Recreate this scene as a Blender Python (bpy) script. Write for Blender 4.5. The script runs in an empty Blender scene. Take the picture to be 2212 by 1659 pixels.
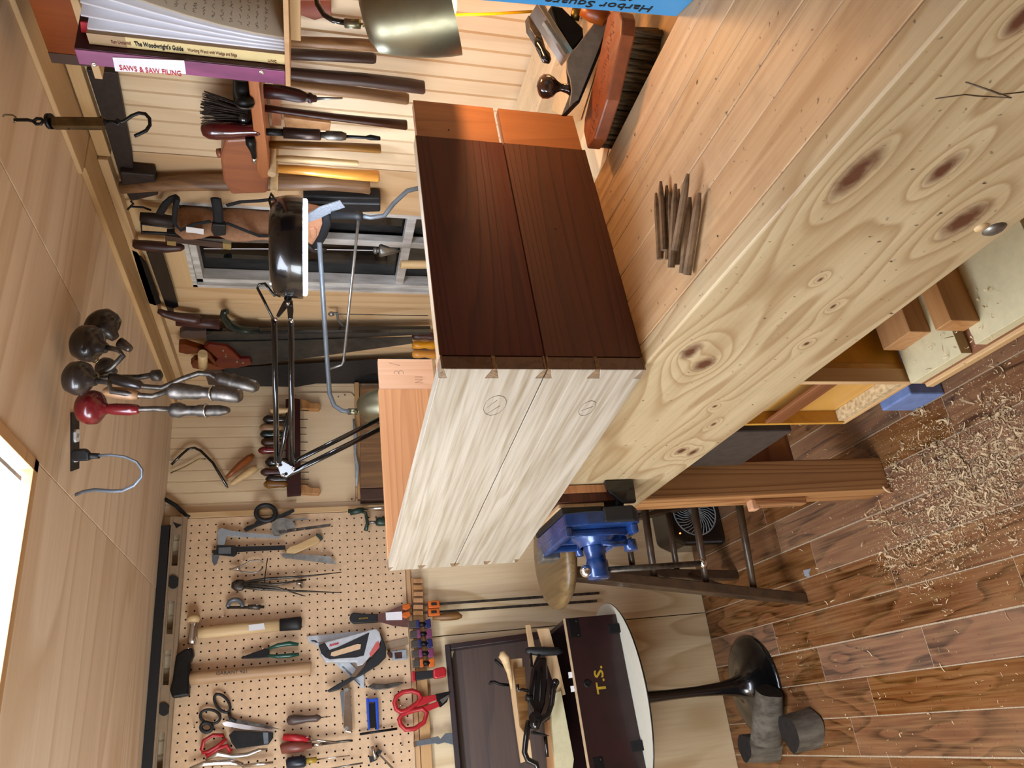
import bpy, bmesh, math, random
from math import pi, sin, cos, atan, radians
from mathutils import Vector, Matrix, Quaternion
random.seed(7)
S = bpy.context.scene
COL = S.collection
V = Vector
# ------------------------------------------------------------------ camera, light, exposure
FPX = 1620.0
PITCH = atan(441 / 1620.0); YAW = radians(25.2); CH = 1.45
CF = V((sin(YAW) * cos(PITCH), cos(YAW) * cos(PITCH), -sin(PITCH)))
CR = V((cos(YAW), -sin(YAW), 0)); CU = CR.cross(CF)
CAM = V((0, 0, CH))
cd = bpy.data.cameras.new('camera'); cam = bpy.data.objects.new('camera', cd); COL.objects.link(cam)
cd.sensor_width = 36; cd.lens = 36 * FPX / 2212; cd.clip_start = .02
# the photograph was taken with the phone upright and stored on its side: world up is the picture's left
ix, iy, iz = -CU, CR, -CF
m = Matrix((ix, iy, iz)).transposed().to_4x4(); m.translation = CAM
cam.matrix_world = m
S.camera = cam
S.view_settings.view_transform = 'Standard'; S.view_settings.look = 'None'
S.view_settings.exposure = 0.40; S.view_settings.gamma = 1; S.view_settings.use_curve_mapping = False
PANEL_E = 13.5      # ceiling light panel
RING_E = 68.0       # ring of the magnifier lamp
BULB_W = 5.8        # warm bulb under the brass shade
w = bpy.data.worlds.new('world'); S.world = w; w.use_nodes = True
w.node_tree.nodes['Background'].inputs[0].default_value = (.55, .6, .7, 1)
w.node_tree.nodes['Background'].inputs[1].default_value = .05

def arealight(name, loc, rot, sx, sy, power, col):
    l = bpy.data.lights.new(name, 'AREA'); l.shape = 'RECTANGLE'; l.size = sx; l.size_y = sy; l.energy = power; l.color = col
    o = bpy.data.objects.new(name, l); COL.objects.link(o); o.location = loc; o.rotation_euler = rot; return o
# added white fill light on the far left side, out of the frame
arealight('shop_lamp_light', (-1.5, 1.2, 1.42), (0, radians(-106), radians(35)), .8, 1.0, 34, (.84, .93, 1))  # added fill, not a real shop lamp
def pointlight(name, loc, power, col, r=.03):
    l = bpy.data.lights.new(name, 'POINT'); l.energy = power; l.color = col; l.shadow_soft_size = r
    o = bpy.data.objects.new(name, l); COL.objects.link(o); o.location = loc; return o

# ------------------------------------------------------------------ measuring: where things stand
D = 2.67; XA = 1.27; ZC = 1.915
def ray(x, y): return CF + CR * ((1659 - y - 829.5) / FPX) - CU * ((x - 1106) / FPX)
def hit(ax, val, x, y):
    d = ray(x, y); return CAM + d * ((val - CAM[ax]) / d[ax])
class Pl:
    def __init__(s, ax, val, sg, ext): s.ax, s.val, s.sg, s.ext = ax, val, sg, V(ext)
    def __call__(s, x, y, o=0.0): return hit(s.ax, s.val + s.sg * o, x, y)
B = Pl(1, D, -1, (0, 1, 0)); A = Pl(0, XA, -1, (1, 0, 0))
CE = Pl(2, ZC, -1, (0, 0, 1)); FL = Pl(2, 0, 1, (0, 0, -1)); BT = Pl(2, .99, 1, (0, 0, -1))
def X_(v): return Pl(0, v, -1, (1, 0, 0))
def Y_(v): return Pl(1, v, -1, (0, 1, 0))
def Z_(v): return Pl(2, v, 1, (0, 0, -1))
class TT:
    def __init__(s, t): s.t = t; s.ext = V((CF.x, CF.y, 0)).normalized()
    def __call__(s, x, y, o=0.0): return CAM + ray(x, y) * (s.t - o)
def mpp(p): return (p - CAM).dot(CF) / FPX       # metres per pixel at a point

# ------------------------------------------------------------------ mesh builder
class MB:
    def __init__(s): s.v = []; s.f = []; s.sm = []
    def add(s, vs, fs, sm=False):
        n = len(s.v); s.v += [V(p) for p in vs]
        for f in fs: s.f.append([i + n for i in f]); s.sm.append(sm)
        return s
    def box(s, a, b, rot=None, c=None):
        a, b = V(a), V(b)
        vs = [V((x, y, z)) for x in (a.x, b.x) for y in (a.y, b.y) for z in (a.z, b.z)]
        if rot is not None:
            c = (a + b) / 2 if c is None else V(c); vs = [c + rot @ (p - c) for p in vs]
        return s.add(vs, [(0, 1, 3, 2), (4, 6, 7, 5), (0, 4, 5, 1), (2, 3, 7, 6), (0, 2, 6, 4), (1, 5, 7, 3)])
    def prism(s, pts, ext, sm=False):
        pts = [V(p) for p in pts]; ext = V(ext); n = len(pts)
        s.add(pts + [p + ext for p in pts], [list(range(n)), list(range(2 * n - 1, n - 1, -1))] )
        base = len(s.v) - 2 * n
        for i in range(n):
            j = (i + 1) % n; s.f.append([base + i, base + n + i, base + n + j, base + j]); s.sm.append(sm)
        return s
    def plate(s, pl, pts, th, o=0.0, sm=False):
        return s.prism([pl(x, y, o) for x, y in pts], pl.ext * th, sm)
    def tube(s, pts, r, n=8, closed=False, flat=1.0, cap=True):
        pts = [V(p) for p in pts]
        if len(pts) < 2: return s
        rs = r if isinstance(r, (list, tuple)) else [r] * len(pts)
        m = len(pts); T = []
        for i in range(m):
            if closed: t = pts[(i + 1) % m] - pts[i - 1]
            else: t = pts[min(i + 1, m - 1)] - pts[max(i - 1, 0)]
            if t.length < 1e-9: t = V((0, 0, 1))
            T.append(t.normalized())
        up = V((0, 0, 1)) if abs(T[0].z) < .9 else V((1, 0, 0))
        nrm = (up - T[0] * up.dot(T[0])).normalized(); vs = []
        for i in range(m):
            nrm = (nrm - T[i] * nrm.dot(T[i]))
            if nrm.length < 1e-6: nrm = T[i].orthogonal()
            nrm.normalize(); bn = T[i].cross(nrm)
            for k in range(n):
                a = 2 * pi * k / n; vs.append(pts[i] + (nrm * cos(a) + bn * sin(a) * flat) * rs[i])
        fs = []
        for i in range(m if closed else m - 1):
            j = (i + 1) % m
            for k in range(n):
                q = (k + 1) % n; fs.append((i * n + k, i * n + q, j * n + q, j * n + k))
        s.add(vs, fs, True)
        if not closed and cap:
            b = len(s.v) - len(vs)
            s.f.append([b + k for k in range(n - 1, -1, -1)]); s.sm.append(False)
            s.f.append([b + (m - 1) * n + k for k in range(n)]); s.sm.append(False)
        return s
    def turn(s, pl, pts, n=14, o=0.0, flat=1.0):
        """turned shape along picture points (x, y, half width in px[, offset])"""
        P = []; R = []
        for q in pts:
            p = pl(q[0], q[1], q[3] if len(q) > 3 else o); P.append(p); R.append(max(q[2], .01) * mpp(p))
        return s.tube(P, R, n, flat=flat)
    def line(s, pl, pts, r, n=8, o=0.0, closed=False):
        return s.tube([pl(q[0], q[1], q[2] if len(q) > 2 else o) for q in pts], r, n, closed)
    def lathe(s, c, axis, prof, n=20):
        c = V(c); ax = V(axis).normalized(); u = ax.orthogonal().normalized(); w_ = ax.cross(u); vs = []; fs = []
        for t, r in prof:
            for k in range(n):
                a = 2 * pi * k / n; vs.append(c + ax * t + (u * cos(a) + w_ * sin(a)) * max(r, 1e-5))
        for i in range(len(prof) - 1):
            for k in range(n):
                q = (k + 1) % n; fs.append((i * n + k, i * n + q, (i + 1) * n + q, (i + 1) * n + k))
        return s.add(vs, fs, True)
    def ball(s, c, r, n=12, sc=(1, 1, 1)):
        c = V(c); vs = []; fs = []; h = n // 2 + 1
        for i in range(h + 1):
            th = pi * i / h
            for k in range(n):
                a = 2 * pi * k / n
                vs.append(c + V((sin(th) * cos(a) * r * sc[0], sin(th) * sin(a) * r * sc[1], cos(th) * r * sc[2])))
        for i in range(h):
            for k in range(n):
                q = (k + 1) % n; fs.append((i * n + k, (i + 1) * n + k, (i + 1) * n + q, i * n + q))
        return s.add(vs, fs, True)
    def build(s, name, mat, parent=None, bevel=0, local=False, seg=2):
        me = bpy.data.meshes.new(name); org = V((0, 0, 0))
        if parent is not None and not local:
            p = parent
            while p is not None: org += p.location; p = p.parent
        own = V((0, 0, 0))
        if parent is None and s.v:
            xs = [q.x for q in s.v]; ys = [q.y for q in s.v]; zs = [q.z for q in s.v]
            own = V(((min(xs) + max(xs)) / 2, (min(ys) + max(ys)) / 2, min(zs)))
        me.from_pydata([p - org - own for p in s.v], [], s.f)
        bm = bmesh.new(); bm.from_mesh(me); bmesh.ops.remove_doubles(bm, verts=bm.verts, dist=1e-6) if False else None
        bmesh.ops.recalc_face_normals(bm, faces=bm.faces); bm.to_mesh(me); bm.free()
        for p, f in zip(me.polygons, s.sm): p.use_smooth = f
        o = bpy.data.objects.new(name, me); COL.objects.link(o); me.materials.append(mat)
        if parent is not None: o.parent = parent
        else: o.location = own
        if bevel:
            b = o.modifiers.new('bevel', 'BEVEL'); b.width = bevel; b.segments = seg; b.limit_method = 'ANGLE'; b.angle_limit = .7
        return o
def thing(name, label, cat, loc, rz=0, group=None):
    o = bpy.data.objects.new(name, None); COL.objects.link(o); o.location = V(loc); o.rotation_euler = (0, 0, rz); o.empty_display_size = .05
    o['label'] = label; o['category'] = cat
    if group: o['group'] = group
    return o
def tag(o, label, cat, group=None):
    o['label'] = label; o['category'] = cat
    if group: o['group'] = group
    return o
def struct(o, label=None, cat=None):
    o['kind'] = 'structure'
    if label: o['label'] = label
    o['category'] = cat or o.name.split('_')[0]
    return o
def lettering(txt, pos, right, up, size, mat, parent, name='lettering', depth=.0004, local=False, bold=0, sx=1.0, fit=None):
    cu = bpy.data.curves.new('t', 'FONT'); cu.body = txt; cu.size = size; cu.extrude = depth; cu.offset = bold
    cu.align_x = 'LEFT'; cu.resolution_u = 2
    t = bpy.data.objects.new('t', cu); COL.objects.link(t)
    dg = bpy.context.evaluated_depsgraph_get(); me = bpy.data.meshes.new_from_object(t.evaluated_get(dg))
    bpy.data.objects.remove(t)
    if fit: sx = fit / max(v.co.x for v in me.vertices)
    right = V(right).normalized(); up = V(up); up = (up - right * up.dot(right)).normalized(); nn = right.cross(up)
    org = V((0, 0, 0))
    if not local:
        p = parent
        while p is not None: org += p.location; p = p.parent
    for v in me.vertices:
        c = v.co.copy(); v.co = V(pos) + right * c.x * sx + up * c.y + nn * c.z - org
    o = bpy.data.objects.new(name, me); COL.objects.link(o); me.materials.clear(); me.materials.append(mat); o.parent = parent
    return o

# ------------------------------------------------------------------ materials
def lin(c):
    c = c.lstrip('#'); r = []
    for i in (0, 2, 4):
        x = int(c[i:i + 2], 16) / 255; r.append(x / 12.92 if x <= .04045 else ((x + .055) / 1.055) ** 2.4)
    return (*r, 1)
MC = {}
class N:
    def __init__(s, name):
        s.m = bpy.data.materials.new(name); s.m.use_nodes = True; s.t = s.m.node_tree; s.b = s.t.nodes['Principled BSDF']
    def n(s, ty, **k):
        q = s.t.nodes.new(ty)
        for a, b in k.items(): setattr(q, a, b)
        return q
    def l(s, a, b): s.t.links.new(a, b)
    def noise(s, vec, scale, detail=3, rough=.5, dist=0):
        q = s.n('ShaderNodeTexNoise'); q.inputs['Scale'].default_value = scale; q.inputs['Detail'].default_value = detail
        q.inputs['Roughness'].default_value = rough; q.inputs['Distortion'].default_value = dist
        if vec is not None: s.l(vec, q.inputs['Vector'])
        return q.outputs['Fac']
    def mapping(s, vec, sc, loc=(0, 0, 0)):
        q = s.n('ShaderNodeMapping'); q.inputs['Scale'].default_value = sc; q.inputs['Location'].default_value = loc; s.l(vec, q.inputs['Vector']); return q.outputs[0]
    def ramp(s, fac, st):
        q = s.n('ShaderNodeValToRGB'); e = q.color_ramp.elements
        while len(e) < len(st): e.new(.5)
        for i, (p, c) in enumerate(st): e[i].position = p; e[i].color = c if not isinstance(c, str) else lin(c)
        s.l(fac, q.inputs[0]); return q.outputs[0]
    def math(s, op, a, b=None, c=None, clamp=False):
        q = s.n('ShaderNodeMath', operation=op); q.use_clamp = clamp
        for i, x in enumerate((a, b, c)):
            if x is None: continue
            if isinstance(x, (int, float)): q.inputs[i].default_value = x
            else: s.l(x, q.inputs[i])
        return q.outputs[0]
    def mix(s, fac, a, b, mode='MIX'):
        q = s.n('ShaderNodeMix', data_type='RGBA', blend_type=mode)
        for i, x in ((0, fac), (6, a), (7, b)):
            if isinstance(x, (int, float)): q.inputs[i].default_value = x
            elif isinstance(x, str): q.inputs[i].default_value = lin(x)
            elif isinstance(x, tuple): q.inputs[i].default_value = x
            else: s.l(x, q.inputs[i])
        return q.outputs[2]
    def bump(s, h, st=.2, d=.002):
        q = s.n('ShaderNodeBump'); q.inputs['Strength'].default_value = st; q.inputs['Distance'].default_value = d; s.l(h, q.inputs['Height']); s.l(q.outputs[0], s.b.inputs['Normal'])
    def fin(s, col, rough=.5, metal=0):
        if isinstance(col, str): s.b.inputs['Base Color'].default_value = lin(col)
        else: s.l(col, s.b.inputs['Base Color'])
        if isinstance(rough, (int, float)): s.b.inputs['Roughness'].default_value = rough
        else: s.l(rough, s.b.inputs['Roughness'])
        s.b.inputs['Metallic'].default_value = metal
        return s.m
def wood(name, c1, c2, axis='Y', scale=3.0, rings=9, figure=.55, fib=.25, rough=.55, knots=(), stretch=.12, vary=True, c3=None, speck=0, bump=.25, stain=None):
    """softwood / hardwood with long grain along axis; knots are (point, (ry, rz, rx) ) in object coordinates"""
    N_ = N(name); tc = N_.n('ShaderNodeTexCoord').outputs['Object']
    if vary:
        oi = N_.n('ShaderNodeObjectInfo'); ad = N_.n('ShaderNodeVectorMath', operation='ADD')
        mu = N_.n('ShaderNodeVectorMath', operation='SCALE'); mu.inputs[0].default_value = (7.3, 5.1, 9.7); N_.l(oi.outputs['Random'], mu.inputs['Scale'])
        N_.l(tc, ad.inputs[0]); N_.l(mu.outputs[0], ad.inputs[1]); vec = ad.outputs[0]
    else: vec = tc
    k = {'X': 0, 'Y': 1, 'Z': 2}[axis]
    sc = [1.0, 1.0, 1.0]; sc[k] = stretch
    sf = [1.0, 1.0, 1.0]; sf[k] = .03
    mv = N_.mapping(vec, sc)
    n1 = N_.noise(mv, scale, 2, .45, .25)
    fld = N_.math('MULTIPLY', n1, float(rings))
    dark = None
    for kp, kr in knots:
        d1 = N_.n('ShaderNodeVectorMath', operation='SUBTRACT'); N_.l(tc, d1.inputs[0]); d1.inputs[1].default_value = kp
        d2 = N_.n('ShaderNodeVectorMath', operation='DIVIDE'); N_.l(d1.outputs[0], d2.inputs[0]); d2.inputs[1].default_value = kr
        d3 = N_.n('ShaderNodeVectorMath', operation='LENGTH'); N_.l(d2.outputs[0], d3.inputs[0]); dd = d3.outputs['Value']
        e = N_.math('POWER', 2.718, N_.math('MULTIPLY', dd, -.55)); fld = N_.math('ADD', fld, N_.math('MULTIPLY', e, 4.5))
        wob = N_.math('ADD', dd, N_.math('MULTIPLY', N_.math('SUBTRACT', N_.noise(tc, 60, 3), .5), .9))
        dk = N_.math('SUBTRACT', 1.0, N_.math('DIVIDE', wob, 1.35), clamp=True); dark = dk if dark is None else N_.math('MAXIMUM', dark, dk)
    fr = N_.math('FRACT', fld)
    # early wood rises slowly to the dark late wood line, then drops
    late = N_.ramp(fr, [(0, (0, 0, 0, 1)), (.55, (.25, .25, .25, 1)), (.88, (1, 1, 1, 1)), (1, (0, 0, 0, 1))])
    n2 = N_.noise(N_.mapping(vec, sf), 140, 3, .6)
    n3 = N_.noise(mv, scale * 1.7, 3, .6)
    col = N_.mix(N_.math('MULTIPLY', late, figure, clamp=True), c1, c2)
    col = N_.mix(N_.math('MULTIPLY', N_.math('SUBTRACT', n2, .42, clamp=True), fib * 4, clamp=True), col, c3 or c2)
    col = N_.mix(N_.math('MULTIPLY', N_.math('SUBTRACT', n3, .45, clamp=True), 1.6, clamp=True), col, c2 if not stain else stain)
    if dark is not None:
        col = N_.mix(N_.math('MULTIPLY', dark, 1.5, clamp=True), col, '#5a3420')
    if speck:
        sp = N_.noise(tc, 95, 2, .5); col = N_.mix(N_.math('MULTIPLY', N_.math('SUBTRACT', sp, .68, clamp=True), 12, clamp=True), col, '#4a3627')
        sp2 = N_.noise(tc, 9, 4, .7); col = N_.mix(N_.math('MULTIPLY', N_.math('SUBTRACT', sp2, .52, clamp=True), speck, clamp=True), col, '#7f6a52')
    if vary:
        b = N_.n('ShaderNodeBrightContrast'); N_.l(col, b.inputs[0]); N_.l(N_.math('MULTIPLY', N_.math('SUBTRACT', oi.outputs['Random'], .5), .06), b.inputs[1]); col = b.outputs[0]
    hh = N_.math('ADD', N_.math('MULTIPLY', late, -.5), n2)
    N_.bump(hh, bump, .0008)
    return N_.fin(col, rough)
def plain(name, c, rough=.5, metal=0, var=.12, sc=40, coat=0, bump=.1, c2=None, aniso=None):
    N_ = N(name); tc = N_.n('ShaderNodeTexCoord').outputs['Object']
    if aniso: tc = N_.mapping(tc, aniso)
    n1 = N_.noise(tc, sc, 4, .6); b = lin(c)
    d = lin(c2) if c2 else tuple(x * (1 - var * 2.2) for x in b[:3]) + (1,)
    col = N_.ramp(n1, [(.35, b), (.75, d)])
    N_.l(N_.math('ADD', N_.math('MULTIPLY', n1, .25), rough - .12), N_.b.inputs['Roughness'])
    if bump: N_.bump(n1, bump, .0006)
    N_.l(col, N_.b.inputs['Base Color']); N_.b.inputs['Metallic'].default_value = metal; N_.b.inputs['Coat Weight'].default_value = coat
    return N_.m
def emis(name, c, st):
    N_ = N(name); N_.b.inputs['Base Color'].default_value = lin(c); N_.b.inputs['Emission Color'].default_value = lin(c); N_.b.inputs['Emission Strength'].default_value = st; return N_.m

M = {}
M['ceil'] = wood('ceiling_fir', '#e8d2b6', '#bf9c72', 'X', 2.6, 14, .5, .18, .6, stretch=.10)
M['pine_y'] = wood('pine_trim', '#ccab7c', '#a9804f', 'Y', 4, 8, .5, .2)
M['pine_z'] = wood('pine_board', '#d0b086', '#ad8250', 'Z', 4, 8, .5, .2)
M['pine_x'] = wood('pine_board_x', '#c8a070', '#a5764a', 'X', 4, 8, .5, .2)
M['bead'] = wood('beadboard_ply', '#e0c8a2', '#c09d73', 'Z', 4, 6, .4, .15, .55, stretch=.2)
M['ply_x'] = wood('wall_plywood', '#ecd7b2', '#bb9867', 'Z', 3.2, 11, .6, .2, .5, stretch=.2, stain='#bd9a6a')
M['apron'] = wood('bench_apron_pine', '#c4b08a', '#8c6a3e', 'Y', 5, 14, .6, .25, .45, vary=False, stretch=.13, speck=.5, knots=[
    ((0, .828, .940), (.3, .022, .012)), ((0, .866, .899), (.3, .020, .014)), ((0, 1.235, .758), (.3, .018, .009)), ((0, 1.245, .728), (.3, .02, .008)),
    ((0, .462, .945), (.3, .035, .013)), ((0, .446, .857), (.3, .022, .010)), ((0, .285, .93), (.3, .016, .010)), ((0, .517, .765), (.3, .030, .016)),
    ((0, .80, .772), (.3, .006, .004)), ((0, .70, .80), (.3, .006, .003)), ((0, .64, .86), (.3, .005, .003)), ((0, 1.02, .80), (.3, .006, .004)), ((0, 1.10, .76), (.3, .008, .004))])
M['top'] = wood('bench_top_fir', '#cfae84', '#9d764e', 'Y', 7, 12, .5, .35, .5, speck=1.6, stretch=.09)
M['toplt'] = wood('bench_top_light', '#d6bd95', '#b39870', 'Y', 7, 6, .45, .35, .5, speck=1.6, stretch=.09)
M['leg'] = wood('douglas_fir_leg', '#bb8a55', '#804c24', 'Z', 6, 24, .8, .15, .5, stretch=.05)
M['legx'] = wood('douglas_fir_rail', '#a8723f', '#7c4a25', 'X', 5, 9, .7, .15, .5, stretch=.1)
M['oak'] = wood('white_oak', '#b3a998', '#8d806a', 'Y', 9, 8, .34, .75, .45, stretch=.08, c3='#8a7a62', bump=.6)
M['oakend'] = wood('oak_end_grain', '#6b5446', '#4a3529', 'X', 30, 6, .6, .3, .6, stretch=1)
M['cedar'] = wood('redwood_board', '#54260d', '#300f03', 'X', 6, 34, .6, .2, .62, stretch=.05, bump=.7)
M['cedarlt'] = wood('redwood_inside', '#cf9460', '#a8673a', 'X', 6, 34, .5, .2, .5, stretch=.05, bump=.4)
M['cedarend'] = wood('redwood_tenon', '#a8734c', '#865332', 'Z', 6, 26, .5, .2, .55, stretch=.08, bump=.6)  # same redwood as the board face, warm lamp light put into its colour
M['cedarpink'] = wood('redwood_fresh', '#e2b592', '#c98f68', 'Z', 6, 26, .4, .2, .55, stretch=.08)
M['cedarendg'] = wood('redwood_end_grain', '#8f7455', '#4e3826', 'Y', 30, 14, .8, .2, .6, stretch=1)
M['edge'] = wood('weathered_edge', '#cdb593', '#a58867', 'X', 9, 12, .4, .5, .6, stretch=.05)
M['yellow'] = wood('yellow_cabinet_wood', '#c9963e', '#a87426', 'Y', 5, 8, .35, .2, .4, stretch=.1)
M['brownw'] = wood('brown_board', '#8d5f42', '#6b4028', 'Y', 6, 10, .5, .3, .55)
M['pale'] = wood('pale_block', '#d9b98c', '#b88f60', 'X', 8, 6, .4, .3, .55)
M['palez'] = wood('pale_handle_wood', '#d8bb8c', '#b4905c', 'Z', 8, 6, .4, .3, .5)
M['pine_block'] = wood('orange_block', '#b98a5c', '#93633a', 'X', 8, 10, .5, .3, .55)
M['shellac'] = wood('shellacked_orange_wood', '#e09a35', '#b56f1c', 'Z', 12, 6, .5, .3, .3)
M['mallet'] = wood('red_brown_mallet', '#94501f', '#6e3413', 'Z', 8, 8, .5, .3, .4)
M['rack'] = wood('cherry_rack', '#b37245', '#8b4f2a', 'Y', 9, 7, .4, .3, .5)
M['handle'] = wood('worn_brown_handle', '#90693f', '#573820', 'Z', 14, 6, .6, .6, .45)
M['hickory'] = wood('hickory_handle', '#b8946c', '#94704a', 'Z', 14, 5, .4, .4, .5)
M['handledk'] = wood('dark_handle', '#4a3226', '#2c1b14', 'Z', 14, 5, .5, .5, .42)
M['walnut'] = wood('walnut_lid', '#50392c', '#2c1d15', 'X', 6, 7, .7, .4, .4)
M['chest'] = plain('chest_dark_paint', '#2b1718', .36, 0, .3, 12, .2)
M['floorwood'] = wood('acacia_laminate', '#7c5237', '#3a2214', 'Y', 9, 7, .95, .45, .40, stretch=.25, c3='#ab8459', speck=1.3, bump=.1, stain='#9c7350')
M['dust'] = plain('sawdust', '#c4b196', .9, 0, .25, 300)
M['groove'] = plain('groove_shadowless_wood', '#7a5636', .8, 0, .1, 90)
M['peg'] = plain('pegboard_hardboard', '#dab893', .55, 0, .08, 60, bump=.03)
M['dark'] = plain('dark_void', '#141210', .9)
M['black'] = plain('black_lacquer', '#0b0c0e', .22, 0, .1, 20, .6, 0)
M['blackm'] = plain('black_matte', '#17181b', .55)
M['blackiron'] = plain('black_iron', '#1c1b1b', .45, .5, .3, 50)
M['steel'] = plain('brushed_steel', '#9a9994', .38, .9, .2, 60)
M['chrome'] = plain('chrome', '#d8d8d8', .2, 1, .05, 30, bump=0)
M['oldsteel'] = plain('aged_steel', '#6b655e', .45, .85, .4, 45)
M['sawsteel'] = plain('saw_plate', '#4a4742', .48, .6, .25, 18)
M['brass'] = plain('satin_brass', '#8f8a70', .38, .9, .1, 30, bump=.02)
M['brasslt'] = plain('polished_brass', '#d8c48a', .3, .8, .05)
M['brassdk'] = plain('dark_brass', '#8a6f3c', .4, .85, .3, 40)
M['alu'] = plain('level_aluminium', '#a08b72', .5, .35, .08, 40)
M['blue'] = plain('blue_vise_enamel', '#24457e', .27, .2, .35, 14, .4, c2='#0e1d3c')
M['bluebox'] = plain('blue_print', '#3f8ec4', .5, 0, .03, 10, bump=0)
M['bluep'] = plain('blue_plastic', '#1d4bc0', .4)
M['navy'] = plain('navy_plastic', '#23265e', .4)
M['red'] = plain('red_plastic', '#b3212a', .38)
M['redwoodpaint'] = plain('red_stained_knob', '#6e1118', .28, 0, .25, 25, .5, .03)
M['ebony'] = plain('black_stained_knob', '#2a211e', .33, 0, .3, 25, .35, .03)
M['plum'] = plain('plum_binder', '#43152c', .45, 0, .3, 18)
M['pink'] = plain('pink_binder_spine', '#8f4674', .42, 0, .2, 20, c2='#5f2348', aniso=(1, 1, .25))
M['white'] = plain('white_label', '#e6e6ea', .6, 0, .02)
M['paper'] = plain('notebook_paper', '#b3a48e', .8, 0, .03, 10, bump=0)
M['paperw'] = plain('page_edges', '#dcdce4', .8, 0, .03, 10, bump=0)
M['cream'] = plain('cream_book_cover', '#d8c389', .5, 0, .05)
M['tanbook'] = plain('tan_book_cover', '#a88a62', .5, 0, .05)
M['ink'] = plain('ink', '#1c1814', .7); M['redink'] = plain('red_marker', '#c8283c', .6)
M['pencil'] = plain('pencil_line', '#7d6b5c', .8)
M['greylt'] = plain('light_grey_plastic', '#bfc4ca', .45)
M['green'] = plain('green_grip', '#0d4a3c', .35, 0, .1, 20, .3)
M['dkgreen'] = plain('dark_green_metal', '#12241f', .3, .2, .2, 20, .3)
M['gclamp'] = plain('green_clamp_paint', '#23392f', .4, .1)
M['orange'] = plain('orange_plastic', '#d0641c', .45)
M['grey'] = plain('grey_plastic', '#9aa0a6', .45); M['greydk'] = plain('grey_metal', '#6f767d', .45, .4)
M['greybox'] = plain('grey_brown_metal', '#4d4742', .45, .2)
M['canvas'] = plain('tan_canvas', '#a3795a', .9, 0, .12, 120, 0, .25)
M['strap'] = plain('black_webbing', '#15171c', .85, 0, .1, 200)
M['strapg'] = plain('grey_webbing', '#7f838c', .85, 0, .2, 220)
M['leather'] = plain('dark_leather', '#2a1d19', .6, 0, .25, 60)
M['leatherlt'] = plain('tan_leather', '#c28a68', .6, 0, .1, 60)
M['drawk'] = plain('reddish_brown_grip', '#4b2822', .42, 0, .3, 30)
M['sawhandle'] = wood('saw_handle_beech', '#6e351b', '#4a1f0e', 'Z', 14, 6, .5, .4, .35)
M['bristle'] = plain('bristle', '#7d6340', .8, 0, .5, 300, aniso=(1, 1, .1))
M['bristledk'] = plain('dark_bristle', '#3c2e26', .8, 0, .5, 300)
M['brushwood'] = plain('brush_back_varnish', '#8e4a28', .35, 0, .2, 40, .3, .2)
M['frame_w'] = plain('weathered_white_paint', '#d0cdc8', .6, 0, .3, 50, c2='#9a948a', aniso=(1, 1, .2))
M['tabletop'] = plain('white_table_top', '#d4d0c0', .4, 0, .02)
M['bark'] = plain('grey_bark', '#6d6659', .9, 0, .4, 40, 0, .9, c2='#3a332b', aniso=(1, 1, .3))
M['cutend'] = plain('dark_log_end', '#1f1916', .85, 0, .4, 60, 0, .5)
M['mdf'] = plain('cream_shelf_board', '#cfc49c', .6, 0, .06, 60)
M['chip'] = plain('chipboard_edge', '#cbb48b', .85, 0, .3, 120, 0, .6, c2='#8a7047')
M['shaving'] = plain('wood_shaving', '#d9bf97', .7, 0, .1, 60)
M['clearplastic'] = plain('clear_amber_plastic', '#a98d34', .25)
M['gold'] = plain('gold_paint', '#b9982e', .45, .2)
M['redcrate'] = plain('stool_varnish', '#4b3826', .4, 0, .3, 25, .2, c2='#2d2118')
M['stoolseat'] = wood('stool_seat_wood', '#7d6540', '#5a4628', 'Y', 10, 7, .5, .6, .38, c3='#4c3a22')
M['pegoak'] = plain('weathered_oak_peg', '#86694a', .6, 0, .35, 60, c2='#54402b', aniso=(1, .1, 1))
M['panel'] = emis('light_panel', '#e2ecff', PANEL_E)
M['ring'] = emis('ring_tube', '#e2efff', RING_E)
M['bulb'] = emis('warm_bulb', '#ffb45a', 12)
M['led'] = emis('orange_indicator', '#ff7a30', 6)
g = N('window_glass'); g.b.inputs['Transmission Weight'].default_value = 1.0; g.b.inputs['Roughness'].default_value = .03; g.b.inputs['Base Color'].default_value = (.25, .27, .3, 1); M['glass'] = g.m

# ------------------------------------------------------------------ the room
XL, YB = -1.7, -1.6
# floor: laminate planks along Y, dust in the seams
fb = struct(MB().box((XL, YB, -.03), (XA, D, -.0007)).build('floor', M['dust']), 'reddish brown laminate plank floor dusted with shavings', 'floor')
PW = .0968; plank_mesh = {}
k0 = int((XL - .01) / PW) - 1
for k in range(k0, 14):
    x0 = .01 + k * PW + .0012; x1 = x0 + PW - (.0026 if k % 3 else .0040)
    if x0 < XL or x1 > XA: continue
    y = YB + random.uniform(0, .5)
    joints = {-1: [1.87], 0: [2.05, 1.62], 1: [2.25, 1.3], 2: [1.66], 3: [1.95, 1.25], 4: [2.1]}.get(k)
    cuts = [YB] + ([YB + random.uniform(.4, 1.2)] if random.random() < .9 else [])
    while cuts[-1] < .6: cuts.append(cuts[-1] + random.uniform(.6, 1.1))
    if joints: cuts = [c for c in cuts if c < 1.0] + sorted(joints)
    else:
        while cuts[-1] < D - .5: cuts.append(cuts[-1] + random.uniform(.5, 1.1))
        cuts = [c for c in cuts if c < D - .15]
    cuts.append(D)
    for a, b in zip(cuts[:-1], cuts[1:]):
        if b - a < .02: continue
        MB().box((x0, a + .0008, -.0035), (x1, b - .0008, 0)).build('plank', M['floorwood'], fb, bevel=.0006, seg=1)
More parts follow.
